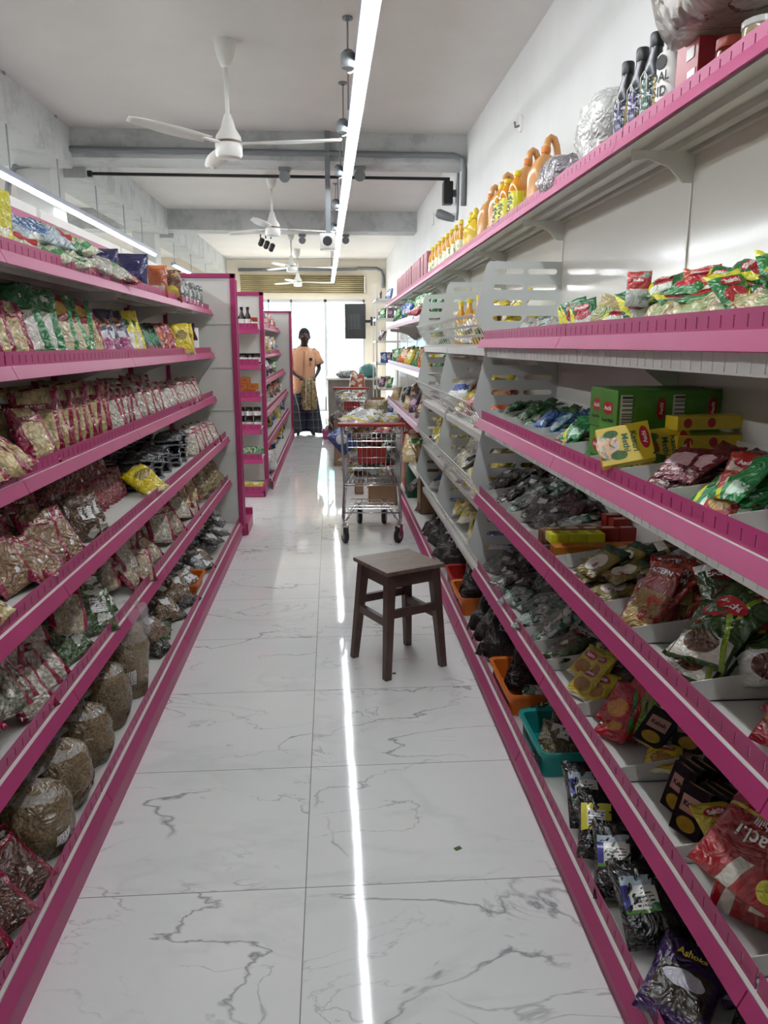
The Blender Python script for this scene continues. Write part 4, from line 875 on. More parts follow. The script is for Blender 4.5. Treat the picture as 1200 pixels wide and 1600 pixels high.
sachet('seast', '#8a241c', [('rect', .1, .9, .02, .45, '#a88a50'), ('blot', 20, .6, '#b8452c')], .11, .15, .028, badge=mat('dark_red_badge', '#6d1418', .4), txt='EASTERN', ty=.30)
sachet('sblkbrn', '#3c2a20', [('blot', 20, .55, '#8c7a4a'), ('rect', .1, .9, .6, .8, '#cfc8b8')], .10, .14)
sachet('sgreendark', '#2e4a1e', [('rect', .05, .95, .05, .35, '#d6d2c4'), ('ell', .5, .25, .3, .14, '#5c3a22'), ('diag', .3, .9, .98, '#8aa82c')], .13, .18, .045, badge=R_PRINT)
sachet('sgreendk2', '#34481f', [('ell', .45, .45, .35, .22, '#4a2c1c'), ('ell', .45, .45, .12, .08, '#d8cfb4'), ('band', 1, .90, 2, '#d6d6ce')], .13, .18, .04, badge=mat('dark_red_badge', '#6d1418', .4), txt='EASTERN', ty=.34)
sachet('smut', '#3a4f22', [('rect', -1, 2, .0, .42, '#dcdad0'), ('ell', .5, .2, .34, .16, '#5a3424')], .13, .18, .04, badge=R_PRINT, txt='Aachi', ty=.25)
sachet('syel', '#cdb82a', [('ell', .5, .35, .35, .2, '#a3741c'), ('band', 1, -1, .08, '#e6dfae')], .085, .115, badge=R_PRINT, txt='Sakthi')
sachet('sbrn', '#4a2c24', [('rect', .2, .8, .3, .6, '#6d4638')], .10, .14)
sachet('sgreenyel', '#6e8c2a', [('ell', .5, .55, .32, .2, '#2a3320'), ('ell', .5, .3, .3, .12, '#c9d47a')], .11, .14, .03, badge=None)
sachet('sredg', '#b3202a', [('ell', .5, .35, .3, .2, '#d88a3a'), ('diag', .5, 1.1, 1.2, '#3a8a3c')], .10, .14, .03)
sachet('sblk', '#17161c', [('rect', .15, .85, .5, .85, '#c08a7c'), ('lines', 1, 6, .15, .85, .55, .8, '#17161c'), ('ell', .5, .22, .3, .12, '#c9a23a')], .10, .14, .016, badge=None)
sachet('sredmeal', '#8c1f26', [('ell', .45, .4, .4, .26, '#c98a3c'), ('ell', .45, .4, .3, .18, '#dba85a'), ('band', 1, .85, 2, '#d6cfa0')], .12, .16, .035, badge=None)
foil('bigred', '#a3141c', [('diag', -.4, .1, .25, '#d8d2c4'), ('ell', .5, .6, .36, .16, '#8c1018'), ('ell', .16, .86, .12, .08, '#dcd23a'), ('band', 1, .42, .45, '#d6b53a')], .17, .24, .06, 'chilli_powder_packet', ex=[('text', 'Aachi', .036, 0, .10, W_PRINT), ('text', 'Chilli\nPowder', .020, 0, -.06, W_PRINT)], rough=.12, bump=.7)
kind('grnclear', 'herb_packet', 'packet', .13, .15, .03, packmat('film_grnclear', '#8fa096', [('blot', 17, .56, '#1f5c38'), ('blot', 26, .6, '#d8dcd8')], .1, 1), [('sticker', -.1, .25, -.1, .12)])
kind('greyclear', 'spice_packet', 'packet', .12, .14, .03, packmat('film_greyclear', '#6b6863', [('blot', 22, .54, '#2f2b28'), ('blot', 15, .64, '#c9cbc9')], .1, 1), [('sticker', -.2, .1, .05, .25)])
kind('mauveclear', 'dried_fruit_packet', 'packet', .12, .14, .035, packmat('film_mauve', '#6d4a4c', [('blot', 26, .52, '#432a2c'), ('blot', 15, .66, '#c9bcbc')], .1, 1), [])
kind('blklabel', 'tea_packet', 'packet', .155, .19, .065, packmat('film_blklabel', '#151311', [('blot', 34, .55, '#0c0b0a')], .12, .6), [('sticker', -.42, .08, -.14, .26, packmat('tea_label', '#dfe0da', [('band', 0, -1, .2, '#3a3a8c'), ('band', 1, .75, 2, '#a9b8c4'), ('rect', .25, .9, .1, .6, '#eceae4'), ('lines', 1, 9, .3, .9, .12, .55, '#3a3a3a'), ('band', 1, -1, .1, '#5a8a3c'), ('ell', .9, .15, .14, .1, '#2f7a4c')], .35, .1))])
kind('yellabel', 'tea_packet', 'packet', .155, .19, .065, packmat('film_blklabel', '#26231f'), [('sticker', -.42, .08, -.14, .24, packmat('yellow_label', '#d8cf4a', [('rect', .2, .8, .1, .75, '#e8e8e4'), ('lines', 1, 9, .25, .75, .15, .7, '#4a4a6a')], .35, .1))])
# small low-detail packets for the far shelves
FARC = {'fred': ('#a32c2c', '#d8b0a0'), 'fyel': ('#cdb92c', '#ece4b0'), 'fgrn': ('#2f7a3c', '#c9dcb8'), 'fblu': ('#2f56a0', '#c4d0e0'), 'fbrn': ('#5c4030', '#b89a78'), 'fblk': ('#1c1b20', '#8a8a8c'),
        'forg': ('#c9682a', '#ecd0a8'), 'fwht': ('#c9c6bc', '#8c3040'), 'fcrm': ('#b89c6a', '#e0d0ac'), 'fprp': ('#4a2840', '#b08aa0')}
for k, (a, b) in FARC.items(): kind(k, 'goods_packet', 'packet', .12, .17, .045, packmat('foil_'+k, a, [('ell', .5, .55, .32, .18, b), ('blot', 18, .62, b)], .2, .6), (), 2, 8, 10)
foil('tyel', '#d2bf2a', [('ell', .5, .55, .34, .2, '#8f7d10'), ('band', 1, -1, .15, '#e9e4cc'), ('blot', 16, .64, '#efe9d0')], .16, .2, .05, 'snack_packet')
foil('torg', '#c4562a', [('ell', .5, .5, .3, .14, '#e8d8c8'), ('ell', .5, .5, .12, .07, '#5c1f16')], .15, .19, .05, 'snack_packet')
foil('twht', '#c9c8c2', [('rect', .1, .9, .3, .6, '#2b4fa0'), ('blot', 14, .6, '#e8e8e4')], .15, .2, .05, 'snack_packet')
foil('tblu', '#2a3f7a', [('ell', .5, .5, .3, .2, '#cfd6e0'), ('blot', 16, .64, '#8fa0c4')], .15, .2, .05, 'grocery_packet')
foil('tbrn', '#5c4032', [('ell', .5, .5, .3, .2, '#b0926c'), ('blot', 16, .6, '#8a5a3a')], .14, .18, .05, 'grocery_packet')
foil('tred', '#8c2a26', [('ell', .5, .5, .3, .2, '#d0a070'), ('blot', 16, .62, '#c9b090')], .14, .18, .05, 'grocery_packet')
foil('tgry', '#a3a19a', [('blot', 12, .52, '#d9d8d2'), ('diag', .5, .5, .7, '#b8a52a'), ('blot', 18, .64, '#2b2a2c')], .18, .24, .06, 'grocery_packet')
# --- cartons
def cartonk(key, w, d, h, m, ex=(), nm='carton', mats=None, bev=.0015):
    me = MB().box(-w/2, w/2, -d/2, d/2, 0, h).mesh(nm, m, False, bev); solid(key, nm, 'box', (w, d, h), me, ex)
def flat_text(body, size, x, y, z, m, rx=90, rz=0, ry=0, bold=.0004):
    me = text_mesh(body, size, .0002, offset=bold).copy(); me.materials.clear(); me.materials.append(m)
    me.transform(Matrix.Translation((x, y, z)) @ Matrix.Rotation(math.radians(rz), 4, 'Z') @ Matrix.Rotation(math.radians(rx), 4, 'X') @ Matrix.Rotation(math.radians(ry), 4, 'Z')); return me
def disc(cx, cy, cz, rx, ry, m, face='-y', nm='logo_badge', th=.0006):
    mb = MB(); n = 24; pts = [(rx*math.cos(2*PI*k/n), ry*math.sin(2*PI*k/n)) for k in range(n)]
    if face == '-y': mb.prism([(cx+a, cz+b) for a, b in pts], cy-th, cy, 'xz')
    elif face == '-x': mb.prism([(cy+a, cz+b) for a, b in pts], cx-th, cx, 'yz')
    else: mb.prism([(cx+a, cy+b) for a, b in pts], cz, cz+th, 'xy')
    return mb.mesh(nm, m)
def rectm(x0, x1, y0, y1, z0, z1, m, nm='label'): return MB().box(x0, x1, y0, y1, z0, z1).mesh(nm, m)
GBOX = mat('leaf_green_card', '#4d8a2e', .4, var=.1, scale=20)
LN = packmat('green_small_print', '#4d8a2e', [('lines', 1, 10, 0, 1, 0, 1, '#284f18')], .4, 0)
def gbox(key, L):
    W_, H_ = .10, .108; ex = []
    for k in range(int(L/.15)):
        x = -L/2+.15*k
        ex += [('barcode', rectm(x+.008, x+.042, -W_/2-.0007, -W_/2, .012, H_-.012, BARCODE, 'barcode')), ('logo_badge', disc(x+.125, -W_/2, H_*.55, .013, .03, R_PRINT)), ('logo_lettering', flat_text('Aachi', .014, x+.125, -W_/2-.0012, H_*.55, W_PRINT, 90, 0, 90)),
               ('small_print', rectm(x+.05, x+.105, -W_/2-.0006, -W_/2, .02, H_-.015, LN, 'small_print'))]
    ex += [('logo_badge', disc(-L/2, 0, H_*.55, .027, .018, R_PRINT, '-x')), ('logo_lettering', flat_text('Aachi', .017, -L/2-.0012, 0, H_*.55, W_PRINT, 90, -90)), ('end_lettering', flat_text('Kasuri Methi', .0125, -L/2-.0008, 0, H_*.25, mat('dark_green_print', '#1d4414', .5), 90, -90))]
    cartonk(key, L, W_, H_, GBOX, ex, 'green_carton')
gbox('gbox', .30)
YBOX = mat('yellow_card', '#d6b92a', .35, var=.08, scale=20)
def ybox():
    w, d, h = .128, .03, .10
    ex = [('bowl_picture', disc(-.042, -d/2, h*.5, .028, .034, packmat('bowl_of_curry', '#d8d8d4', [('rect', -1, 2, -1, 2, '#c98a3a'), ('blot', 60, .5, '#8a5a1c'), ('blot', 90, .6, '#3c7a2c')], .4, .1), nm='bowl_picture')),
          ('side_picture', rectm(-w/2+.001, -w/2+.02, -d/2-.0005, -d/2, .015, h-.03, mat('brown_picture', '#6b4a33', .5, var=.5, scale=80), 'side_picture')),
          ('leaf_picture', disc(-.02, -d/2-.0004, .022, .02, .012, mat('leaf_green_print', '#3c6a24', .5, var=.4, scale=90), nm='leaf_picture')), ('leaf_picture', disc(-.03, -d/2-.0004, h-.02, .018, .01, mat('leaf_green_print', '#3c6a24', .5), nm='leaf_picture')),
          ('logo_badge', disc(.048, -d/2, h*.58, .012, .030, R_PRINT)), ('logo_lettering', flat_text('Aachi', .014, .048, -d/2-.0012, h*.58, W_PRINT, 90, 0, 90)),
          ('product_name', flat_text('Kasuri\nMethi', .0215, .012, -d/2-.0008, h*.52, G_PRINT, 90, 0, -90)),
          ('green_dot', disc(.062, -d/2, .012, .003, .003, G_PRINT, nm='green_dot'))]
    cartonk('ybox', w, d, h, YBOX, ex, 'methi_carton')
ybox()
cartonk('yslab', .20, .05, .035, YBOX, [('logo_badge', disc(-.07, -.025, .0175, .012, .012, R_PRINT)), ('logo_badge', disc(0, -.025, .0175, .012, .012, R_PRINT))], 'yellow_carton')
OBOX = mat('orange_brown_card', '#b06a26', .35, var=.12, scale=20)
cartonk('obox', .10, .06, .055, OBOX, [('logo_badge', disc(0, -.03, .028, .022, .007, R_PRINT)), ('logo_badge', disc(0, 0, .055, .022, .009, R_PRINT, 'z'))], 'spice_carton')
cartonk('bbox', .06, .045, .05, mat('brown_card', '#7a4a30', .4, var=.15, scale=30), [('top_label', rectm(-.02, .02, -.01, .01, .05, .0505, CREAM_P)), ('front_label', rectm(-.02, .02, -.0229, -.0225, .015, .03, mat('gold_print', '#b58a4a', .4)))], 'spice_carton')
cartonk('rbox', .06, .045, .05, mat('red_card', '#9c3026', .4, var=.15, scale=30), [('top_label', rectm(-.02, .02, -.01, .01, .05, .0505, CREAM_P))], 'spice_carton')
cartonk('wbox', .11, .06, .055, mat('white_card', '#c9c4ba', .4), [('picture', disc(0, 0, .055, .03, .016, mat('brown_picture', '#6b4a33', .5, var=.5, scale=80), 'z', 'picture'))], 'spice_carton')
cartonk('ygbox', .06, .06, .03, mat('lime_card', '#cfd32c', .35), [('logo_badge', disc(0, .01, .03, .014, .01, R_PRINT, 'z')), ('small_print', flat_text('No.1', .012, 0, -.016, .0304, G_PRINT, 0))], 'spice_carton')
cartonk('blkbox', .075, .016, .11, packmat('black_box_print', '#15141a', [('rect', .12, .88, .42, .72, '#c4907e'), ('lines', 1, 7, .14, .86, .45, .68, '#15141a'), ('ell', .5, .22, .32, .14, '#c9a634')], .3, .05), [('front_label', rectm(-.026, .026, -.0087, -.008, .048, .085, mat('rose_label', '#b98a7c', .4), 'front_label')), ('food_picture', disc(0, -.008, .024, .024, .016, mat('golden_picture', '#b8922c', .4, var=.3, scale=60), nm='food_picture')), ('box_lettering', flat_text('Kabab', .016, 0, -.0092, .066, INK, 90))], 'masala_carton')
cartonk('pinkbox', .13, .24, .25, mat('dusty_pink_card', '#a35a66', .5, var=.1, scale=8), [('label', rectm(-.0655, -.065, -.08, .08, .06, .2, mat('dark_pink_print', '#8a3f4f', .5)))], 'pink_carton')
cartonk('redbox', .10, .12, .16, mat('crimson_card', '#9c2a34', .35, var=.1, scale=10), [('label', rectm(-.052, -.05, -.04, .0, .10, .125, PAPER)), ('label', rectm(-.052, -.05, -.05, -.01, .06, .075, PAPER)), ('barcode', rectm(-.052, -.05, -.03, .03, .015, .04, BARCODE))], 'red_carton')
# --- bottles, jars, jugs
def lathek(key, nm, cat, prof, m, ex, n=20, smooth=2, sx=1, sy=1): r = max(p[0] for p in prof); h = max(p[1] for p in prof); solid(key, nm, cat, (2*r, 2*r, h), MB().lathe(prof, n, sx=sx, sy=sy).mesh(nm, m, smooth), ex)
OIL = mat('golden_oil', '#c98f1e', .08, spec=.8); YCAP = mat('yellow_cap', '#dcc21e', .35)
YL = packmat('yellow_bottle_label', '#d8d22a', [('blot', 40, .64, '#7d9a2c')], .3, .1)
def ring(r, z0, z1, m, nm, n=24, e=.0008): return MB().lathe([(r, z0), (r+e, z0), (r+e, z1), (r, z1)], n).mesh(nm, m, 2)
lathek('oilb', 'oil_bottle', 'bottle', [(.03, 0), (.037, .005), (.038, .03), (.034, .05), (.038, .07), (.038, .13), (.036, .15), (.03, .17), (.016, .19), (.014, .2)], mat('amber_juice', '#d08a24', .12, spec=.7), [('cap', MB().lathe([(.017, .198), (.018, .2), (.018, .218), (.015, .222)], 16).mesh('cap', YCAP, 2)), ('label', ring(.0385, .03, .13, YL, 'label')), ('bottle_lettering', flat_text('HAJET', .042, -.0402, 0, .08, INK, 90, -90, 90))])
lathek('oils', 'oil_bottle', 'bottle', [(.028, 0), (.034, .005), (.035, .12), (.03, .16), (.014, .2), (.013, .225)], OIL, [('cap', MB().lathe([(.016, .222), (.016, .245), (.013, .248)], 14).mesh('cap', YCAP, 2)), ('label', ring(.0355, .04, .12, packmat('oil_label', '#d9d6b0', [('blot', 24, .55, '#7a8a3c')], .3, .1), 'label'))])
lathek('oilfar', 'oil_bottle', 'bottle', [(.028, 0), (.034, .005), (.035, .12), (.03, .16), (.014, .2), (.013, .225), (.017, .226), (.016, .245), (.013, .248)], OIL, [])
BLKB = mat('black_bottle_glass', '#15171a', .25)
RIBL = packmat('ribbed_label', '#23262b', [('rect', .0, 1, .25, .55, '#4a3a78'), ('lines', 1, 11, 0, 1, 0, 1, '#6d7178'), ('band', 1, .08, .12, '#c9a24a')], .25, .2)
RIBG = packmat('ribbed_label_green', '#23262b', [('rect', .0, 1, .3, .6, '#3c6a4c'), ('lines', 1, 11, 0, 1, 0, 1, '#6d7178'), ('band', 1, .08, .14, '#c9b86a')], .25, .2)
for key, lb in (('blkbot', RIBL), ('blkbotg', RIBG)):
    pr = [(.028, 0), (.031, .004)]; 
    for k in range(9): pr += [(.031, .012+.0145*k), (.033, .016+.0145*k), (.033, .021+.0145*k), (.031, .024+.0145*k)]
    pr += [(.031, .15), (.026, .18), (.0165, .21), (.0155, .225)]
    lathek(key, 'black_bottle', 'bottle', pr, BLKB, [('cap', MB().lathe([(.018, .222), (.0185, .226), (.0185, .252), (.016, .256)], 18).mesh('cap', BLACKP, 2)), ('label', ring(.0335, .012, .138, lb, 'label')), ('neck_tag', MB().tube([(-.036, -.012, .11), (-.037, -.012, .145), (-.036, 0, .158), (-.037, .012, .145), (-.036, .012, .11)], .0014, 5).mesh('neck_tag', W_PRINT, True))])
lathek('jar', 'glass_jar', 'jar', [(.03, 0), (.035, .005), (.035, .07), (.03, .08)], mat('dark_pickle_jar', '#3a2620', .12, var=.4, scale=40), [('lid', MB().lathe([(.033, .078), (.034, .08), (.034, .095), (.03, .098)], 16).mesh('lid', mat('black_lid', '#1c1a1a', .3), 2)), ('label', ring(.0353, .02, .06, PAPER, 'label', 16))], 16)
lathek('jarred', 'glass_jar', 'jar', [(.03, 0), (.035, .005), (.035, .07), (.03, .08)], mat('red_sauce_jar', '#7a3020', .12, var=.4, scale=40), [('lid', MB().lathe([(.033, .078), (.034, .08), (.034, .098), (.03, .1)], 16).mesh('lid', mat('red_lid', '#b5402c', .3), 2)), ('label', ring(.0353, .02, .06, CREAM_P, 'label', 16))], 16)
lathek('sauce', 'sauce_bottle', 'bottle', [(.025, 0), (.03, .005), (.03, .1), (.012, .145), (.012, .17)], mat('dark_sauce', '#2a1712', .12), [('cap', MB().lathe([(.014, .168), (.0145, .17), (.0145, .19), (.012, .192)], 12).mesh('cap', mat('dark_cap', '#1a1716', .3), 2)), ('label', ring(.0303, .03, .085, PAPER, 'label', 14))], 14)
lathek('tub', 'clear_tub', 'jar', [(.03, 0), (.04, .003), (.042, .07), (.04, .075)], mat('clear_brown_tub', '#a08c6e', .12, var=.35, scale=50), [('lid', MB().lathe([(.042, .073), (.044, .075), (.044, .086), (.04, .088)], 16).mesh('lid', mat('clear_lid', '#c9c9c4', .15), 2))], 16)
lathek('saltb', 'salt_canister', 'canister', [(.036, 0), (.04, .004), (.04, .165), (.036, .17)], mat('white_canister', '#e0dfda', .3), [('lettering', flat_text('DAL\nSID\nSALT', .034, -.0412, 0, .075, INK, 90, -90)), ('round_mark', disc(-.0405, .0, .145, .018, .018, INK, '-x', 'round_mark'))])
def jug(key, m, capm, w=.075, d=.055, h=.24, handle=True):
    mb = MB(); rings = [(.95, 0), (1, .01), (1, h*.55), (.95, h*.66), (.62, h*.82), (.24, h*.92), (.22, h*.95)]; n = 24; vs = []
    for q, z in rings:
        for k in range(n):
            a = 2*PI*k/n; vs.append((w*q*math.copysign(abs(math.cos(a))**.5, math.cos(a)), d*q*math.copysign(abs(math.sin(a))**.5, math.sin(a)), z))
    mb.add(vs, [(i*n+k, i*n+(k+1) % n, (i+1)*n+(k+1) % n, (i+1)*n+k) for i in range(len(rings)-1) for k in range(n)]+[tuple(range(n-1, -1, -1)), tuple(6*n+k for k in range(n))])
    me = mb.mesh('jug', m, 2); ex = [('cap', MB().lathe([(.02, h*.94), (.021, h*.95), (.021, h*1.03), (.018, h*1.04)], 16).mesh('cap', capm, 2))]
    if handle: ex.append(('handle', MB().tube([(w*.02, 0, h*.9), (w*.04, 0, h*1.05), (w*.14, 0, h*1.14), (w*.32, 0, h*1.18), (w*.52, 0, h*1.16), (w*.70, 0, h*1.06), (w*.82, 0, h*.9), (w*.9, 0, h*.7), (w*.92, 0, h*.55)], .015, 12).mesh('handle', m, True)))
    ex.append(('label', MB().box(-w*.6, w*.6, -d-.001, -d+.004, .03, h*.5).mesh('label', packmat('jug_label', '#d9b23c', [('ell', .5, .5, .4, .3, '#b8602c'), ('blot', 20, .6, '#efe0b0')], .3, .1))))
    solid(key, 'oil_jug', 'jug', (w*2, d*2, h), me, ex)
jug('jugo', mat('orange_oil_jug', '#c78f55', .25, spec=.6), mat('orange_cap', '#c9782c', .3), .072, .05, .27); jug('jugy', mat('yellow_oil_jug', '#d2b234', .2), YCAP, .05, .04, .21)
# --- grain bags with a twisted film top
def grainbag(key, w, d, h, cA, cB, top=.25, n=26, seed=1):
    mb = MB(); K = 16; vs = []; hb = h*(1-top*.6)
    def rad(a, q):
        r = .72+.28*math.sin(min(1, q*2.2)*PI/2) if q < .55 else max(.10, (1-min(1, (q-.55)/.46)**2.2))**.62
        if top > .2: r = max(r, .80) if q < .97 else .5
        return r*(1+.15*mnoise.noise(Vector((math.cos(a)*1.4, math.sin(a)*1.4, q*2.2+seed)))+.05*mnoise.noise(Vector((math.cos(a)*5, math.sin(a)*5, q*9+seed))))
    P = lambda a, q, e=1: (w/2*rad(a, q)*e*math.cos(a), d/2*rad(a, q)*e*math.sin(a), hb*q+.006*mnoise.noise(Vector((math.cos(a)*3, math.sin(a)*3, q*5))))
    for j in range(K+1):
        for k in range(n): vs.append(P(2*PI*k/n, j/K))
    mb.add(vs, [(i*n+k, i*n+(k+1) % n, (i+1)*n+(k+1) % n, (i+1)*n+k) for i in range(K) for k in range(n)]+[tuple(range(n-1, -1, -1)), tuple(K*n+k for k in range(n))])
    body = mb.mesh('grain_bag', packmat('grain_'+cA, None, [('blot', 6, .68, '#cfcac0')], .2, .6, content=(cA, cB, 210)), True)
    tb = MB(); vs = []; J = 7
    for j in range(J+1):
        q = j/J; r = ([1.0, 1.03, 1.04, 1.0, .98, .9, .93, .8] if top > .2 else [.78, .62, .42, .24, .11, .12, .24, .34])[j]*.5; z0_ = hb*(.78 if top > .2 else .86); z = z0_+(h*1.05-z0_)*q
        for k in range(n): a = 2*PI*k/n; f = r*(1+(.06+.22*q)*math.sin(k*2.9+seed)); vs.append((w*f*math.cos(a), d*f*math.sin(a), z))
    tb.add(vs, [(i*n+k, i*n+(k+1) % n, (i+1)*n+(k+1) % n, (i+1)*n+k) for i in range(J) for k in range(n)])
    sb = MB(); N = 5; sb.add([P(-1.1+.5*i/N, .22+.2*j/N, 1.02) for j in range(N+1) for i in range(N+1)], [(j*(N+1)+i, j*(N+1)+i+1, (j+1)*(N+1)+i+1, (j+1)*(N+1)+i) for j in range(N) for i in range(N)])
    solid(key, 'grain_bag', 'bag', (w, d, h), body, [('film_top', tb.mesh('film_top', FILM, True)), ('price_sticker', sb.mesh('price_sticker', STK, True))])
grainbag('grainS', .19, .17, .22, '#8b7550', '#5f4c30', .18, seed=2); grainbag('grainM', .2, .18, .26, '#86704c', '#5c4a30', .16, seed=5); grainbag('grainT', .18, .17, .33, '#a08d6f', '#7a664a', .22, seed=9)
# ================================================================ GOODS: PLACES (left rack)
zA, zB, zC, zD, zE, zG = 1.648, 1.356, 1.053, .76, .443, .115
LA, LB_, LC, LD, LE, LG = ["left rack's %s" % q for q in ('top shelf', 'second shelf', 'third shelf', 'fourth shelf', 'fifth shelf', 'bottom deck')]
# top shelf
line('yelgreen', 'yellow and white snack packet', ''+LA, 3, (-.92, 2.02, zA), (-.93, 2.34, zA), 40, 16, 0)
line('cleargreen', 'long red and green printed noodle packet', 'lying on '+LA, 2, (-.93, 2.45, zA), (-.93, 2.8, zA), 70, 62, 90)
put('clearblue', 'long clear noodle packet with blue print, lying on '+LA, -.95, 2.62, zA+.05, 75, 60, 85)
put('cleargreen', 'clear packet with green stripes, on top of the pile on '+LA, -.93, 2.85, zA+.05, 75, 62, 95)
line('clearplain', 'clear and white noodle packet', 'lying flat on '+LA, 4, (-.93, 2.75, zA), (-.9, 3.35, zA), 78, 62, 88)
line('clearplain', 'white-ended noodle packet at back', 'lying flat on '+LA, 4, (-1.07, 2.4, zA), (-1.07, 3.3, zA), 78, 70, 88)
put('cleargreen', 'green noodle packet at back, before the navy pouches on '+LA, -1.0, 3.25, zA+.02, 70, 55, 90)
put('navypouch', 'dark navy pouch with twisted top, behind the flat navy pouch on '+LA, -1.0, 3.62, zA, 10, 4, 0)
put('navypouch', 'tall flat navy blue pouch standing upright on '+LA, -.915, 3.82, zA, -4, 2, 0)
put('redpack', 'orange-red packet slumped before the navy pouch on '+LA, -.89, 3.4, zA, 60, 68, 80)
put('orangepouch', 'orange and red pouch right of the navy pouch on '+LA, -.885, 4.2, zA, 12, 2, 0)
put('brownpouch', 'brown and gold pouch beyond the orange pouch on '+LA, -.87, 4.5, zA, 5, 2, 0)
line('silver', 'small clear crinkled bag', 'at the far end of '+LA, 5, (-.9, 4.7, zA), (-.89, 5.4, zA), 20, 15, 0)
# second shelf
w_ = 'on '+LB_
line('puffs2', 'cream snack packet with maroon edges', w_, 5, (-.945, 1.93, zB), (-.945, 2.42, zB), 52, 22, 0)
line('darkgreenbig', 'large dark green packet lying at back', w_, 4, (-1.07, 1.9, zB+.11), (-1.07, 2.75, zB+.11), 60, 62, 15)
line('darkgreenbig', 'large maroon packet propped against the back panel', w_, 4, (-1.07, 1.9, zB), (-1.07, 2.9, zB), 75, 18, 0)
line('whgreen', 'green and white snack packet', w_, 2, (-.955, 2.45, zB), (-.955, 2.68, zB), 48, 26, 0)
line('margreen', 'maroon snack packet with green top', w_, 3, (-.95, 2.72, zB), (-.95, 3.05, zB), 46, 24, 0)
line('puff', 'pale snack packet squeezed between printed ones', w_, 1, (-.95, 3.12, zB), (-.95, 3.14, zB), 46, 24, 0)
line('navypink', 'navy and pink snack packet', w_, 3, (-.95, 3.2, zB), (-.95, 3.55, zB), 44, 26, 0)
line('yelwhite', 'yellow and white snack packet', w_, 2, (-.94, 3.6, zB), (-.94, 3.8, zB), 42, 20, 0)
line('blackgreen', 'black and green snack packet', w_, 4, (-.955, 3.85, zB), (-.94, 4.2, zB), 45, 35, 0)
line('redpack', 'red snack packet', w_, 3, (-.94, 4.25, zB), (-.92, 4.5, zB), 42, 22, 0)
line('blackgreen', 'dark flat packet at the back', w_, 5, (-1.07, 3.3, zB+.05), (-1.07, 4.5, zB+.05), 60, 60, 15)
line('yelpack', 'bright yellow packet hanging over the edge', w_, 2, (-.875, 4.62, zB-.0), (-.865, 4.78, zB), 40, 12, 0)
line('jar', 'small dark glass jar', w_, 3, (-.945, 4.9, zB), (-.945, 5.1, zB), 0, 0, 0, op='from the camera') if False else None
for i in range(4): put('sauce', f'small dark bottle, {ORD[i]} from the camera at far end of {LB_}', -.88-.03*(i % 2), 4.95+.09*i, zB, raw=True)
put('saltb', 'white canister at the far end of '+LB_, -.93, 5.42, zB, -20, raw=True)
# third shelf
w_ = 'on '+LC
line('puff', 'cream puff packet slumped near the front lip', w_, 4, (-.93, 1.92, zC), (-.94, 2.22, zC), 55, 58, 12, jit=.015)
line('puff', 'cream puff packet of the pile behind', w_, 4, (-1.03, 1.86, zC+.03), (-1.03, 2.25, zC+.03), 55, 50, -10, jit=.015)
put('puffs2', 'small bulging cream packet standing at the gap on '+LC, -.91, 2.40, zC, 60, 30, 0)
line('puff', 'upright cream packet with maroon side stripe', w_, 9, (-.95, 2.52, zC), (-.95, 3.2, zC), 38, 14, 0, jit=.006)
line('puff', 'upright maroon-striped packet of the rear row', w_, 10, (-1.08, 2.5, zC), (-1.08, 3.4, zC), 38, 16, 0)
line('whites', 'white and maroon snack packet', w_, 10, (-.945, 3.25, zC), (-.94, 4.15, zC), 42, 28, 0, jit=.01)
line('whites', 'white and maroon packet of the rear row', w_, 8, (-1.08, 3.45, zC), (-1.05, 4.4, zC), 45, 25, 0, jit=.01, lift=.02)
line('whites', 'small slumped maroon and white packet', w_, 8, (-.93, 4.2, zC), (-.92, 5.3, zC), 45, 45, 0, jit=.012)
# fourth shelf
w_ = 'on '+LD
put('popc', 'clear bag of yellow popcorn with barcode sticker near front lip on '+LD, -.85, 1.72, zD, 55, 60, 25)
line('nuts', 'maroon packet of nuts leaning at the front', w_, 5, (-.88, 1.98, zD), (-.86, 2.42, zD), 52, 48, 8, jit=.015, rj=14)
line('nuts', 'maroon packet of nuts standing in second row', w_, 6, (-1.0, 1.75, zD+.02), (-.99, 2.55, zD+.02), 55, 30, 0, jit=.012, rj=10)
line('nuts', 'maroon packet of nuts against the back', w_, 6, (-1.1, 1.7, zD), (-1.1, 2.5, zD), 60, 18, 0, jit=.01, rj=10)
put('nuts', 'maroon packet of nuts lying flat across the front on '+LD, -.86, 2.12, zD, 40, 76, 60)
line('brownn', 'clear bag of brown nuts', w_, 2, (-.86, 2.56, zD), (-.86, 2.72, zD), 50, 30, 0)
line('redn', 'small maroon packet of peanuts, lower row', w_, 13, (-.97, 2.72, zD), (-.96, 3.42, zD), 40, 30, 0, jit=.005, rj=4)
line('redn', 'small maroon packet of peanuts, upper row', w_, 11, (-1.03, 2.75, zD+.09), (-1.03, 3.4, zD+.09), 40, 38, 0, jit=.006, rj=6)
put('yelpack', 'small bright yellow packet lying at the front on '+LD, -.83, 3.42, zD, 40, 60, 20)
for k, (y, x, n) in enumerate(((3.55, -.93, 3), (3.72, -.93, 4), (3.9, -.92, 3), (4.08, -.92, 4), (4.27, -.90, 5), (4.45, -.90, 5), (3.62, -1.08, 5), (3.8, -1.08, 6), (4.0, -1.08, 6), (4.2, -1.08, 6), (4.4, -1.08, 6))):
    for i in range(n):
        put('squareblk', f'black square packet, {ORD[i]} from bottom of {("front" if x > -1 else "rear")} stack {ORD[k % 6]} from camera, {LD}', x+U(.006), y+U(.006), zD+.032*i, U(4)+8, 89, U(4), group='black square packets '+LD)
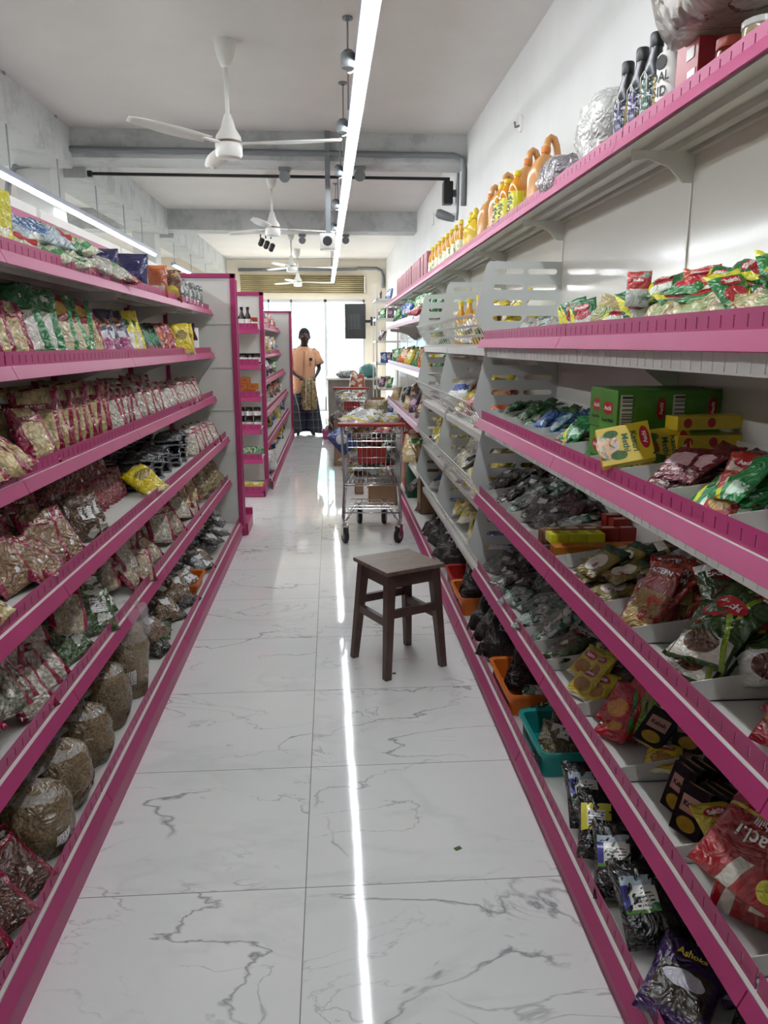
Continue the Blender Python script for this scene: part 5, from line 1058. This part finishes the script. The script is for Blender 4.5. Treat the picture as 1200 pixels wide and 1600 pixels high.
line('whites', 'small maroon-edged packet', 'beyond the black stacks on '+LD, 7, (-.86, 4.62, zD), (-.84, 5.35, zD), 42, 40, 0, jit=.015)
# fifth shelf
w_ = 'on '+LE
def heapL(specs, n, y0, y1, z, where, **kw): heap(specs, where, n, -1.08, kw.pop('xf', -.80), y0, y1, z, yaw=52, yj=20, **kw)
heapL([('puffs2', 'maroon packet of white puffs')], 6, 1.22, 1.62, zE, w_, lean=48, lj=12, nl=2)
heapL([('greens', 'maroon-edged packet of green lentils'), ('whites', 'maroon-edged packet of white seeds')], 24, 1.55, 2.3, zE, w_, lean=45, layer=.035, nl=4)
heapL([('nutsw', 'maroon-edged packet of mixed nuts'), ('greenc', 'clear bag of dark green pulses')], 18, 2.3, 2.95, zE, w_, lean=48, layer=.035, nl=4)
heapL([('whites', 'maroon and white packet of flakes'), ('nutsw', 'maroon packet of pale nuts')], 27, 2.95, 4.1, zE, w_, lean=45, layer=.035, nl=4)
heapL([('puff', 'cream and maroon bulging packet'), ('whites', 'slim maroon and white packet')], 14, 4.1, 4.75, zE, w_, lean=45, layer=.035, nl=4)
line('noodle', 'round clear bag of pale noodles', w_, 5, (-.88, 4.75, zE), (-.86, 5.45, zE), 50, 40, 0)
# bottom deck
w_ = 'on '+LG
line('brown', 'maroon packet of brown powder by front edge', w_, 4, (-.785, 1.3, zG), (-.79, 1.74, zG), 40, 58, 20, jit=.01)
line('brown', 'maroon packet of brown powder in middle', w_, 3, (-.90, 1.35, zG+.04), (-.90, 1.74, zG+.04), 40, 55, 10, jit=.01)
line('brown', 'maroon packet of brown powder at back', w_, 4, (-1.07, 1.1, zG), (-1.07, 1.75, zG), 40, 50, 10, jit=.01)
for k, (x, y, key, d) in enumerate(((-.78, 1.84, 'grainS', 'small bag of golden seeds with a sticker beside brown packets'), (-.79, 2.05, 'grainS', 'squat bag of golden seeds beyond the stickered bag'), (-.93, 2.02, 'grainM', 'knotted bag of brown seeds in the second row'),
        (-.80, 2.29, 'grainS', 'knotted bag of seeds with a white label by front edge'), (-.95, 2.28, 'grainS', 'low bag of seeds tucked behind the labelled bag'), (-.80, 2.53, 'grainM', 'tall rounded bag of golden seeds before the tallest bag'), (-.79, 2.78, 'grainT', 'tallest clear bag, of pale seeds with open film top'),
        (-.96, 1.82, 'grainM', 'large bag of seeds behind the small stickered bag'), (-1.07, 1.98, 'grainM', 'bag of seeds against back, nearest the camera'), (-1.07, 2.24, 'grainM', 'bag of seeds against back, behind the knotted bag'), (-1.05, 2.52, 'grainM', 'bag of seeds against back, behind the tall rounded bag'))):
    put(key, f'{d}, {w_}', x, y, zG, k*57 % 360 if k else 20, raw=True)
put('nutmeg', 'clear bag of round brown nutmegs beyond the tallest grain bag, '+w_, -.83, 3.12, zG, 40, 72, 30)
put('greenc', 'dark green and clear packet beyond the nutmegs, '+w_, -.82, 3.33, zG, 40, 68, 60)
heapL([('brownp', 'clear bag of brown spices with white sticker'), ('darkb', 'small clear bag of dark spice')], 20, 3.1, 3.85, zG, w_, lean=60, layer=.03, xf=-.74, nl=4)
crate('plastic_tray', 'orange plastic tray of silvery packets on bottom deck, left rack', -.86, 4.04, zG, .30, .30, .07, mat('orange_plastic', '#d06a22', .35, var=.06), 'tray')
line('silver', 'silvery crinkled packet', 'in the orange tray, left rack', 4, (-.9, 3.96, zG+.012), (-.83, 4.12, zG+.012), 40, 62, 20, jit=.03)
heapL([('silver', 'silvery crinkled packet'), ('brownp', 'brown spice packet')], 12, 4.22, 4.6, zG, w_, lean=60, layer=.03, xf=-.74)
heapL([('darkb', 'dark packet with white barcode sticker'), ('silver', 'grey packet with white sticker')], 22, 4.6, 5.55, zG, 'far end of '+LG, lean=62, layer=.03, xf=-.74, nl=4)

# ================================================================ right rack
z0, z1, z2, z3, z4, zb = 1.977, 1.437, 1.080, .725, .360, .092
RT, R1, R2, R3, R4, RG = ["right rack's %s" % q for q in ('top shelf', 'second shelf', 'third shelf', 'fourth shelf', 'fifth shelf', 'bottom deck')]
# top shelf
o = blob('bulk_sack', 0, packmat('grey_crumpled_sack', '#8f857a', [('blot', 9, .56, '#6d5a55'), ('blot', 5, .6, '#b3aca2')], .35, 1, 12), 'large crumpled grey-brown sack lying over boxes at top right', 'sack', (.89, 1.80, 2.115), (.15, .34, .42), 21)
put('redbox', 'crimson box with white labels under the grey sack, '+RT, .915, 1.98, z0-.0, 0, raw=True)
put('jarred', 'red-lidded jar under the grey sack, '+RT, .90, 1.83, z0, 30, raw=True); put('tub', 'clear tub under the grey sack, '+RT, .90, 1.70, z0, 30, raw=True)
put('saltb', 'white canister with black lettering beside the black bottles, '+RT, .895, 2.13, z0, 20, raw=True)
for x, y, k, d in ((.89, 2.235, 'blkbotg', 'black ribbed bottle with green label, nearest the canister'), (.895, 2.345, 'blkbot', 'black ribbed bottle with purple label, middle of the row'), (.895, 2.455, 'blkbot', 'black ribbed bottle with purple label, beside the clear bag'), (.965, 2.30, 'blkbot', 'black bottle standing behind the front three')):
    put(k, d+', '+RT, x, y, z0, 18, raw=True)
blob('clear_bag', 0, FILM if False else packmat('crinkled_clear_bag', '#c3c3be', [('blot', 16, .55, '#e6e6e2')], .1, 1), 'tall pale crinkled plastic bag left of the black bottles', 'bag', (.90, 2.66, z0), (.075, .16, .24), 31)
blob('clear_bag', 0, packmat('crinkled_grey_bag', '#6a6064', [('blot', 14, .55, '#a9a6a8')], .08, 1), 'dark crinkled plastic bag lying on the top shelf before the orange jugs', 'bag', (.895, 3.08, z0), (.08, .2, .13), 35)
for x, y, k, d, a in ((.95, 3.55, 'jugo', 'large orange oil jug nearest the dark plastic bag', 12), (.93, 3.78, 'jugo', 'large orange oil jug behind the yellow-capped bottles', 15), (.93, 4.3, 'jugo', 'orange oil jug beyond the yellow-capped bottles', 12), (.93, 4.62, 'jugo', 'orange oil jug second beyond the bottles', 12), (.9, 4.95, 'jugy', 'pale yellow jug beyond the orange jugs', 60), (.9, 5.1, 'jugy', 'pale yellow jug at the far end of the jugs', 60)):
    put(k, d+', '+RT, x, y, z0, a, raw=True)
for i, (x, y) in enumerate(((.875, 3.75), (.87, 3.93), (.87, 4.06), (.93, 4.0))): put('oilb', f'yellow-capped amber bottle with yellow label, {ORD[i]} from the camera, {RT}', x, y, z0, 15, raw=True)
for i in range(16): put('oils', f'clear bottle of golden oil, {ORD[i]} from the camera, {RT}', .88+.08*(i % 2), 5.35+.105*i, z0, 30*i, raw=True)
for i in range(12): put('pinkbox', f'dusty pink carton, {ORD[i]} from the camera, {RT}', .93, 7.2+.27*i, z0, U(2), raw=True)
# second shelf
w_ = 'on '+R1
heap([('sgy', 'green and yellow sachet'), ('sgr', 'green and red sachet'), ('sbeige', 'beige and green sachet')], w_, 39, .785, .97, 1.1, 2.5, z1, yaw=-55, yj=60, lean=58, lj=20, sj=60, layer=.022, nl=3)
heap([('sgy', 'upper green and yellow sachet'), ('sgr', 'upper green and red sachet')], w_, 20, .80, .95, 1.25, 2.2, z1+.06, yaw=-55, yj=60, lean=60, lj=20, sj=60, layer=.02)
line('sgy', 'green sachet standing against the lip', w_, 3, (.76, 2.3, z1), (.76, 2.5, z1), -45, 28, 20)
put('swhred', 'white sachet with red top standing up from the pile, '+R1, .80, 2.02, z1+.075, -30, 8, 0)
put('sorange', 'red sachet lying on top of the pile beside the panel seam, '+R1, .86, 1.80, z1+.09, -50, 60, 20)
line('sbeige', 'beige sachet lying against the front lip', w_, 5, (.765, 1.15, z1), (.765, 1.9, z1), -80, 40, 88)
heap([('sgrey', 'grey-green sachet'), ('sgrey', 'grey sachet with pink edge')], 'far half of '+R1, 14, .78, .96, 2.7, 3.45, z1, yaw=-60, lean=62, layer=.02)
# third shelf, compartment by compartment
def cell(specs, n, y0, y1, z, where, yaw=-80, lean=58, x0=.765, x1=.99, **kw):
    """a file of sachets running from the front lip to the back of one compartment"""
    k = len(specs)
    for j, (key, desc) in enumerate(specs):
        m = n//k + (1 if j < n % k else 0)
        a = x0+(x1-x0)*j/k; b = x0+(x1-x0)*(j+1)/k; ym = (y0+y1)/2
        for i in range(m):
            t = (i+.5)/m; h = KIND[key][2]
            put(key, (f'{desc}, {ORD[i]} from the front, {where}' if m > 1 else f'{desc}, {where}'), a+(b-a)*t+U(.006), ym+U(max(.002, (y1-y0-h[0])/2*.9)), z+kw.get('lift', 0)+.018*((i*2+j) % 4), yaw+U(16), lean+U(10), U(12), group=f'{desc} {where}')
W2 = lambda q: f'{q} compartment of {R2}'
cell([('sleaf', 'small green and red sachet')], 16, 3.14, 3.5, z2, W2('farthest')); cell([('sleaf', 'small leafy green sachet')], 14, 2.87, 3.08, z2, W2('second farthest'))
cell([('sblue', 'small blue sachet')], 15, 2.71, 2.82, z2, W2('blue')); cell([('slblue', 'small pale blue sachet')], 10, 2.55, 2.67, z2, W2('pale blue')); cell([('smar', 'small maroon sachet')], 7, 2.42, 2.50, z2, W2('narrow'))
cell([('sgreen', 'green and black sachet'), ('sblkbrn', 'dark sachet')], 8, 2.26, 2.42, z2, W2('sixth'), x1=.85)
# green cartons and yellow cartons
put('gbox', 'long green carton with barcodes, upper of two on '+R2, .885, 2.03, z2+.11, 7, raw=True, lean=0); put('gbox', 'long green carton with barcodes, lower of two on '+R2, .91, 1.98, z2, 7, raw=True)
put('gbox', 'green carton at back behind the upper one, '+R2, .90, 2.15, z2+.11, 4, raw=True); put('gbox', 'green carton at back behind the lower one, '+R2, .90, 2.14, z2, 4, raw=True)
put('ybox', 'yellow dried-leaf carton tilted against the front lip, '+R2, .735, 1.84, z2+.045, -20, -28, -14, raw=True)
put('ybox', 'yellow dried-leaf carton leaning behind the tilted one, '+R2, .845, 1.87, z2+.03, -14, -20, -8, raw=True)
put('yslab', 'flat yellow carton on top of the others, '+R2, .95, 1.90, z2+.125, 12, raw=True); 
for i in range(3): put('yslab', f'small yellow carton in the stack at back, {ORD[i]} from the bottom, {R2}', .96, 1.90, z2+.038*i, 8, raw=True)
cell([('smar', 'maroon sachet with pale print')], 20, 1.54, 1.74, z2, W2('maroon'), lean=66)
cell([('sgreen', 'bright green sachet'), ('sgoldgreen', 'gold and dark green sachet')], 15, 1.30, 1.52, z2, W2('green'), lean=55)
cell([('sred', 'red sachet with round picture')], 3, 1.36, 1.48, z2, W2('green'), x1=.80, lean=30, yaw=-50)
cell([('sorange', 'orange-red sachet')], 10, 1.05, 1.26, z2, W2('nearest'), lean=50)
# fourth shelf
W3 = lambda q: f'{q} compartment of {R3}'
cell([('greyclear', 'dark clear spice bag')], 8, 3.42, 3.52, z3, W3('farthest')); cell([('greyclear', 'clear bag of dark spice')], 9, 3.13, 3.36, z3, W3('second farthest')); cell([('grnclear', 'clear bag with green print')], 7, 2.95, 3.09, z3, W3('third farthest'))
heap([('greyclear', 'silvery clear bag'), ('mauveclear', 'bag of dried red fruit'), ('grnclear', 'green printed clear bag')], 'beside the small cartons, '+R3, 14, .76, 1.0, 2.66, 2.90, z3, yaw=-70, lean=62)
for i in range(3): put('obox', f'orange-brown spice carton, {ORD[i]} from the front, {R3}', .76+.103*i, 2.365, z3, 2, raw=True)
for i in range(3): put('ygbox', f'lime yellow spice carton, {ORD[i]} from the front, {R3}', .745+.062*i, 2.44, z3+.048, 2, raw=True)
for i in range(5): put('rbox' if i > 2 else 'bbox', f'small {"red" if i > 2 else "brown"} spice carton behind the lime ones, {ORD[i]} from the front, {R3}', .75+.063*i, 2.495, z3+.03, 2, raw=True)
for i in range(2): put('bbox', f'brown gold-printed spice carton, {ORD[i]} from the front, beside white one, {R3}', .75+.062*i, 2.555, z3+.012, 3, raw=True)
put('wbox', 'white spice carton with brown picture, '+R3, .875, 2.56, z3+.015, 3, raw=True)
for i in range(4): put('rbox', f'small red spice carton at the back, {ORD[i]} from the front, {R3}', .94+.05*(i % 2), 2.53+.07*(i//2), z3+.052*(i % 2), 3, raw=True)
cell([('sgoldgreen', 'flat gold and brown sachet'), ('sblkbrn', 'flat dark brown sachet')], 18, 1.90, 2.26, z3, W3('wide'), lean=72)
cell([('seast', 'red-brown sachet with oval badge')], 18, 1.68, 1.84, z3, W3('red'), lean=42, yaw=-72); cell([('sred', 'red sachet with silver back')], 7, 1.70, 1.82, z3, W3('red'), lean=66, x1=.86)
put('seast', 'brown sachet lying on top of the red row, '+R3, .84, 1.77, z3+.07, -20, 55, 0)
cell([('sgreendark', 'dark green masala packet')], 10, 1.38, 1.60, z3, W3('dark green'), lean=50, yaw=-60, x1=.92)
put('sgreendk2', 'dark green packet with coconut picture, upper in '+W3('dark green'), .875, 1.55, z3+.06, -18, 42, 12); put('smut', 'green and white packet in middle of '+W3('dark green'), .93, 1.44, z3+.055, -35, 60, 35)
put('smut', 'green and white packet lowest in '+W3('dark green'), .88, 1.41, z3+.02, -35, 62, 20); put('sgreendk2', 'dark green packet at back of '+W3('dark green'), .99, 1.52, z3+.05, -10, 30, -10)
cell([('sredmeal', 'large packet with round soup picture')], 6, 1.10, 1.33, z3, W3('soup'), lean=74, yaw=-40, x0=.80)
cell([('sorange', 'orange-red sachet')], 6, .84, 1.04, z3, W3('nearest'), lean=60)
# fifth shelf
W4 = lambda q: f'{q} compartment of {R4}'
heap([('grnclear', 'clear bag with green print'), ('greyclear', 'dull clear bag of dark spice')], 'far end of '+R4, 16, .74, 1.0, 2.98, 3.5, z4, yaw=-70, lean=66)
heap([('grnclear', 'green herb bag')], 'middle of '+R4, 12, .74, 1.0, 2.64, 2.93, z4, yaw=-65, lean=64)
cell([('grnclear', 'dark green and clear bag')], 9, 2.51, 2.61, z4, W4('narrow'), lean=45); cell([('sgreendk2', 'dark green packet')], 1, 2.34, 2.48, z4, W4('emptier'), x1=.82, lean=70); cell([('grnclear', 'small dark packet')], 1, 2.34, 2.48, z4, W4('emptier'), x0=.9, lean=80)
cell([('syel', 'yellow masala sachet'), ('sbrn', 'dark brown sachet')], 16, 2.04, 2.30, z4, W4('yellow'), lean=50, yaw=-62, x1=.95)
cell([('sredg', 'bright red sachet'), ('sorange', 'orange-brown sachet')], 12, 1.82, 1.97, z4, W4('mixed'), lean=48, yaw=-60)
cell([('sgreenyel', 'lime green packet with dark oval')], 6, 1.78, 1.92, z4, W4('mixed'), x0=.86, lean=55, yaw=-40, lift=.03)
put('blkbox', 'black masala carton lying tilted, '+W4('mixed'), .79, 1.74, z4+.055, -30, -55, 20, raw=True); put('blkbox', 'black masala carton leaning beside the tilted one, '+W4('mixed'), .89, 1.72, z4+.04, -12, -40, 6, raw=True); put('syel', 'yellow sachet at the lip, '+W4('mixed'), .82, 1.70, z4+.02, -30, 78, 0)
for i in range(9): put('blkbox', f'slim black masala carton, {ORD[i]} from the front, {W4("black")}', .765+.024*i, 1.53+U(.01), z4+.012, -75+U(5), -18+U(4), 0, raw=True)
for i in range(7): put('blkbox', f'slim black carton, nearer row, {ORD[i]} from the front, {W4("black")}', .755+.026*i, 1.43+U(.01), z4+.01, -70+U(5), -22+U(4), 0, raw=True)
cell([('sredmeal', 'dark red meal packet')], 5, 1.42, 1.62, z4, W4('black'), x0=.93, x1=1.0, lean=40, yaw=-30); put('syel', 'yellow sachet beside the big red packet, '+W4('black'), .79, 1.36, z4+.05, -30, 70, 30)
put('bigred', 'big red chilli powder packet with white lettering lying on '+R4, .785, 1.20, z4+.07, -40, 52, 160)
cell([('bigred', 'big red chilli powder packet')], 6, 1.08, 1.32, z4, W4('nearest'), lean=48, yaw=-60, x0=.80)
# bottom deck
w_ = 'on '+RG
put('purple', 'purple spice packet with white oval label, '+w_, .70, 1.28, zb, -28, 74, -15)
put('purple', 'purple-edged packet half hidden behind the first purple one, '+w_, .84, 1.32, zb, -35, 60, 30)
line('darkb', 'dark jar-like packet at the near end', w_, 4, (.84, 1.05, zb), (.86, 1.25, zb), -40, 70, 0)
for x, y, k, d, yw in ((.705, 1.47, 'blklabel', 'black tea bag with colourful label, nearest the purple packet', -8), (.705, 1.62, 'blklabel', 'black tea bag with picture label, second from the purple packet', -25), (.71, 1.76, 'yellabel', 'black tea bag with yellow-edged label', -25), (.72, 1.90, 'blklabel', 'black tea bag with blue label nearest the teal tray', -15),
        (.90, 1.55, 'blklabel', 'black bag behind the nearest labelled one', -30), (.90, 1.75, 'blklabel', 'black bag behind the second labelled one', -40), (.88, 1.93, 'blackbag', 'plain black bag behind the yellow-labelled one', -20), (.99, 1.65, 'blackbag', 'plain black bag at the back', -30), (.98, 1.87, 'blackbag', 'plain black bag at the back, farther', -30)):
    put(k, d+', '+w_, x, y, zb+.005, yw, 52, 8)
ORANGE = mat('orange_plastic', '#d06a22', .35, var=.06)
crate('plastic_tray', 'teal plastic tray of herb packets on the right bottom deck', .745, 2.27, zb, .23, .31, .085, mat('teal_plastic', '#1f8b85', .35), 'tray')
line('herbs', 'packet of dried herbs', 'in the teal tray', 5, (.72, 2.18, zb+.01), (.80, 2.36, zb+.01), -40, 58, 10, jit=.03)
crate('plastic_tray', 'nearer orange plastic tray on the right bottom deck', .74, 2.70, zb, .24, .36, .085, ORANGE, 'tray')
line('blackbag', 'black spice bag', 'in the nearer orange tray', 2, (.77, 2.68, zb+.01), (.78, 2.82, zb+.01), -30, 55, 0); put('grnclear', 'dark green packet in the nearer orange tray', .75, 2.58, zb+.012, -30, 70, 10)
line('blackbag', 'glossy black spice bag between the orange trays', w_, 3, (.74, 2.98, zb), (.74, 3.44, zb), -40, 50, 0); line('blackbag', 'black spice bag in the rear row', w_, 3, (.92, 2.95, zb), (.92, 3.5, zb), -40, 46, 0)
crate('plastic_tray', 'farther orange plastic tray on the right bottom deck', .745, 3.74, zb, .25, .32, .095, ORANGE, 'tray')
line('blackbag', 'shiny black spice bag', 'in the farther orange tray', 2, (.76, 3.70, zb+.015), (.77, 3.86, zb+.015), -30, 50, 0)
crate('plastic_tray', 'red plastic tray just beyond the farther orange tray', .76, 4.07, zb, .25, .28, .09, RED, 'tray')
line('blackbag', 'black bag heaped beyond the red tray', w_, 7, (.745, 4.3, zb+.01), (.74, 5.3, zb+.01), -45, 50, 0, jit=.02, rj=14); line('blackbag', 'black bag of the rear heap', w_, 5, (.92, 4.25, zb+.01), (.92, 5.3, zb+.01), -45, 46, 0, jit=.02)
# basket zone
BZ = [zz for zz in ZBK]
for zz, nm_, sp in ((1.41, 'top', [('tyel', 'yellow packet'), ('twht', 'blue and white packet'), ('fgrn', 'green packet')]), (1.01, 'second', [('torg', 'orange packet'), ('tred', 'red packet'), ('twht', 'white packet'), ('tyel', 'yellow packet')]), (.67, 'third', [('tyel', 'yellow packet'), ('tyel', 'pale-ended yellow packet'), ('tgry', 'silvery packet')]), (.34, 'lowest', [('tyel', 'yellow packet'), ('twht', 'white and blue packet'), ('tblu', 'blue packet')])):
    heap(sp, f'{nm_} white basket shelf, nearer bay', 18, .77, .99, 3.66, 4.60, zz, yaw=-65, lean=55, layer=.032, sj=20, nl=4)
    heap(sp, f'{nm_} white basket shelf, farther bay', 14, .77, .99, 4.80, 5.76, zz, yaw=-65, lean=50, layer=.032, sj=15, nl=4, far=True)
for i in range(7): put('oils', f'golden oil bottle standing in the top basket, {ORD[i]} from the camera', .76+.11*(i % 2), 3.72+.14*i, 1.411, 30*i, raw=True)
# far zone
for zz, nm_, sp in ((1.653, 'top', [('fgrn', 'green packet'), ('fgrn', 'leafy green packet'), ('fblu', 'blue packet'), ('fred', 'red packet')]), (1.62, 'top', [('fgrn', 'green bag')]), (1.20, 'second', [('fgrn', 'green packet'), ('fyel', 'yellow packet'), ('forg', 'orange packet'), ('fblu', 'blue packet'), ('fbrn', 'brown packet')]), (.78, 'third', [('fbrn', 'brown packet'), ('fprp', 'plum packet'), ('fcrm', 'cream packet'), ('fblk', 'black packet')]), (.42, 'fourth', [('fred', 'red packet'), ('fgrn', 'green packet'), ('fcrm', 'cream packet')])):
    if zz == 1.653: continue
    heap(sp, f'{nm_} pale-lipped far shelf, right wall', 20, .72, 1.0, 5.98, 9.3, zz, yaw=-60, lean=22, layer=.03, sj=12, far=True, cols=3)
line('fgrn', 'bulky green bag hanging over edge', 'top far shelf near the baskets', 4, (.75, 6.1, 1.66), (.75, 6.7, 1.66), -50, 25, far=True); line('fred', 'red packet poking out', 'top far shelf near the baskets', 2, (.69, 6.0, 1.63), (.69, 6.25, 1.63), -60, 65, far=True); line('fblu', 'tall blue packet', 'top far shelf, right wall', 3, (.74, 7.3, 1.63), (.74, 7.8, 1.63), -50, 10, far=True)
heap([('fcrm', 'cream packet'), ('fbrn', 'brown packet'), ('fblk', 'dark packet')], 'bottom deck below the far pale shelves', 12, .7, 1.0, 5.9, 9.3, zb, yaw=-60, lean=45, layer=.05, far=True)
for z in (.33, .73, 1.13, 1.48, 1.83, 2.13):
    heap([('fblu', 'blue packet'), ('fprp', 'purple packet'), ('fgrn', 'green packet'), ('fwht', 'white packet')], f'small rack by doorway, shelf {ORD[(.33, .73, 1.13, 1.48, 1.83, 2.13).index(z)]} from the floor', 4, .8, 1.05, 12.56, 13.4, z, yaw=-50, lean=12, layer=.0, far=True, cols=2, sj=4)
# second rack on the left
Z2 = [q+.033 for q in (1.59, 1.265, .985, .68, .38)]+[.115]
SP2 = [[('fblk', 'black packet'), ('fred', 'red packet')], [('fblu', 'blue packet'), ('fcrm', 'cream packet')], [('fprp', 'purple packet'), ('fgrn', 'green packet')], [('fred', 'red packet'), ('fbrn', 'brown packet'), ('fwht', 'white packet')], [('fblk', 'black packet'), ('fyel', 'yellow packet'), ('fblu', 'blue packet')], [('tyel', 'yellow packet'), ('tblu', 'blue packet'), ('tbrn', 'brown packet')]]
for k, (z, sp) in enumerate(zip(Z2, SP2)): heap(sp, f'farther left rack, shelf {ORD[k]} from the top', 22, -1.0, -.80+.02*k, 7.7, 12.0, z, yaw=50, lean=22, layer=.03, far=True, cols=2)
blob('clear_bag', 0, packmat('crinkled_clear_bag', '#c3c3be'), 'pale crinkled plastic bag spilling over bottom deck of the farther left rack', 'bag', (-.70, 8.0, .12), (.13, .22, .24), 41)
EC = "far end cap's "
for i in range(4): put('sauce' if i < 3 else 'jarred', f'{"dark sauce bottle" if i < 3 else "red-lidded jar"}, {ORD[i]} from the left, {EC}top shelf', -.86+.055*i, 7.32, 1.56, raw=True)
for i in range(5): put('jar', f'dark glass jar, {ORD[i]} from the left, {EC}second shelf', -.93+.062*i, 7.34+.03*(i % 2), 1.24, raw=True)
for i in range(5): put('obox', f'orange spice carton, {ORD[i]} in the little pile, {EC}third shelf', -.86+.105*(i % 2)+.03*(i//2), 7.34, .95+.057*(i//2), raw=True)
for i in range(8): put('jar', f'small glass jar, {ORD[i]} of the double stack, {EC}fourth shelf', -.92+.075*(i % 4), 7.34, .645+.1*(i//4), raw=True)
line('fgrn', 'green packet', EC+'fifth shelf', 3, (-.86, 7.34, .365), (-.72, 7.34, .365), 0, 60, 80, op='from the left'); line('fyel', 'yellow packet', EC+'bottom shelf', 4, (-.88, 7.34, .055), (-.7, 7.34, .055), 0, 68, 80, op='from the left')
# trolley loads
Q = [('tbrn', 'brown packet'), ('tgry', 'silver and yellow packet'), ('tred', 'dark red packet'), ('tblu', 'navy packet'), ('tyel', 'yellow packet')]
for lv in range(5): heap(Q, f'heaped in the near trolley, {ORD[lv]} layer', 8, .15, .41, 5.66, 6.1, .43+.075*lv, yaw=0, yj=80, lean=70, lj=14, layer=.03, cols=3)
line('tgry', 'silver and yellow packet crowning the load', 'near trolley', 5, (.16, 5.72, .79), (.42, 5.98, .79), 0, 58, 60, op='from the left', rj=16); put('tblu', 'navy blue packet poking out left of the near trolley basket', .075, 5.62, .62, 0, 30, 40)
put('noodle', 'large pale packet standing at back right of near trolley', .36, 6.05, .78, 0, 25, 0); put('tgry', 'large pale packet lying centrally on the near trolley load', .27, 5.9, .80, 0, 60, 80)
for lv in range(3): heap(Q, f'inside the far trolley, {ORD[lv]} layer', 3, .16, .4, 10.25, 10.7, .43+.11*lv, yaw=0, yj=80, lean=60, layer=.03, far=True)
line('fgrn', 'green packet', 'in the tall green bin', 3, (.73, 6.68, .44), (.79, 6.82, .44), 0, 30, far=True); line('fred', 'red packet', 'standing in the red tub', 3, (.75, 7.18, .52), (.8, 7.3, .52), 0, 30, far=True)
line('fcrm', 'cream packet', 'on the goods heap beside the tall narrow box', 5, (.66, 6.4, .42), (.72, 7.0, .5), -20, 50, far=True)
# bits of litter
top('leaf_scrap', MB().box(-.01, .01, -.006, .006, 0, .002), mat('green_leaf_scrap', '#4a6a2a', .7), 'tiny green leaf scrap on the floor tiles near the right rack', 'litter', M=Matrix.Translation((.345, 1.93, .0005)) @ Matrix.Rotation(.5, 4, 'Z'))
top('paper_scrap', MB().box(-.008, .008, -.005, .005, 0, .003), mat('brown_scrap', '#4a382c', .7), 'tiny brown scrap on the floor beside the stool leg', 'litter', M=Matrix.Translation((.26, 3.14, .0005)))
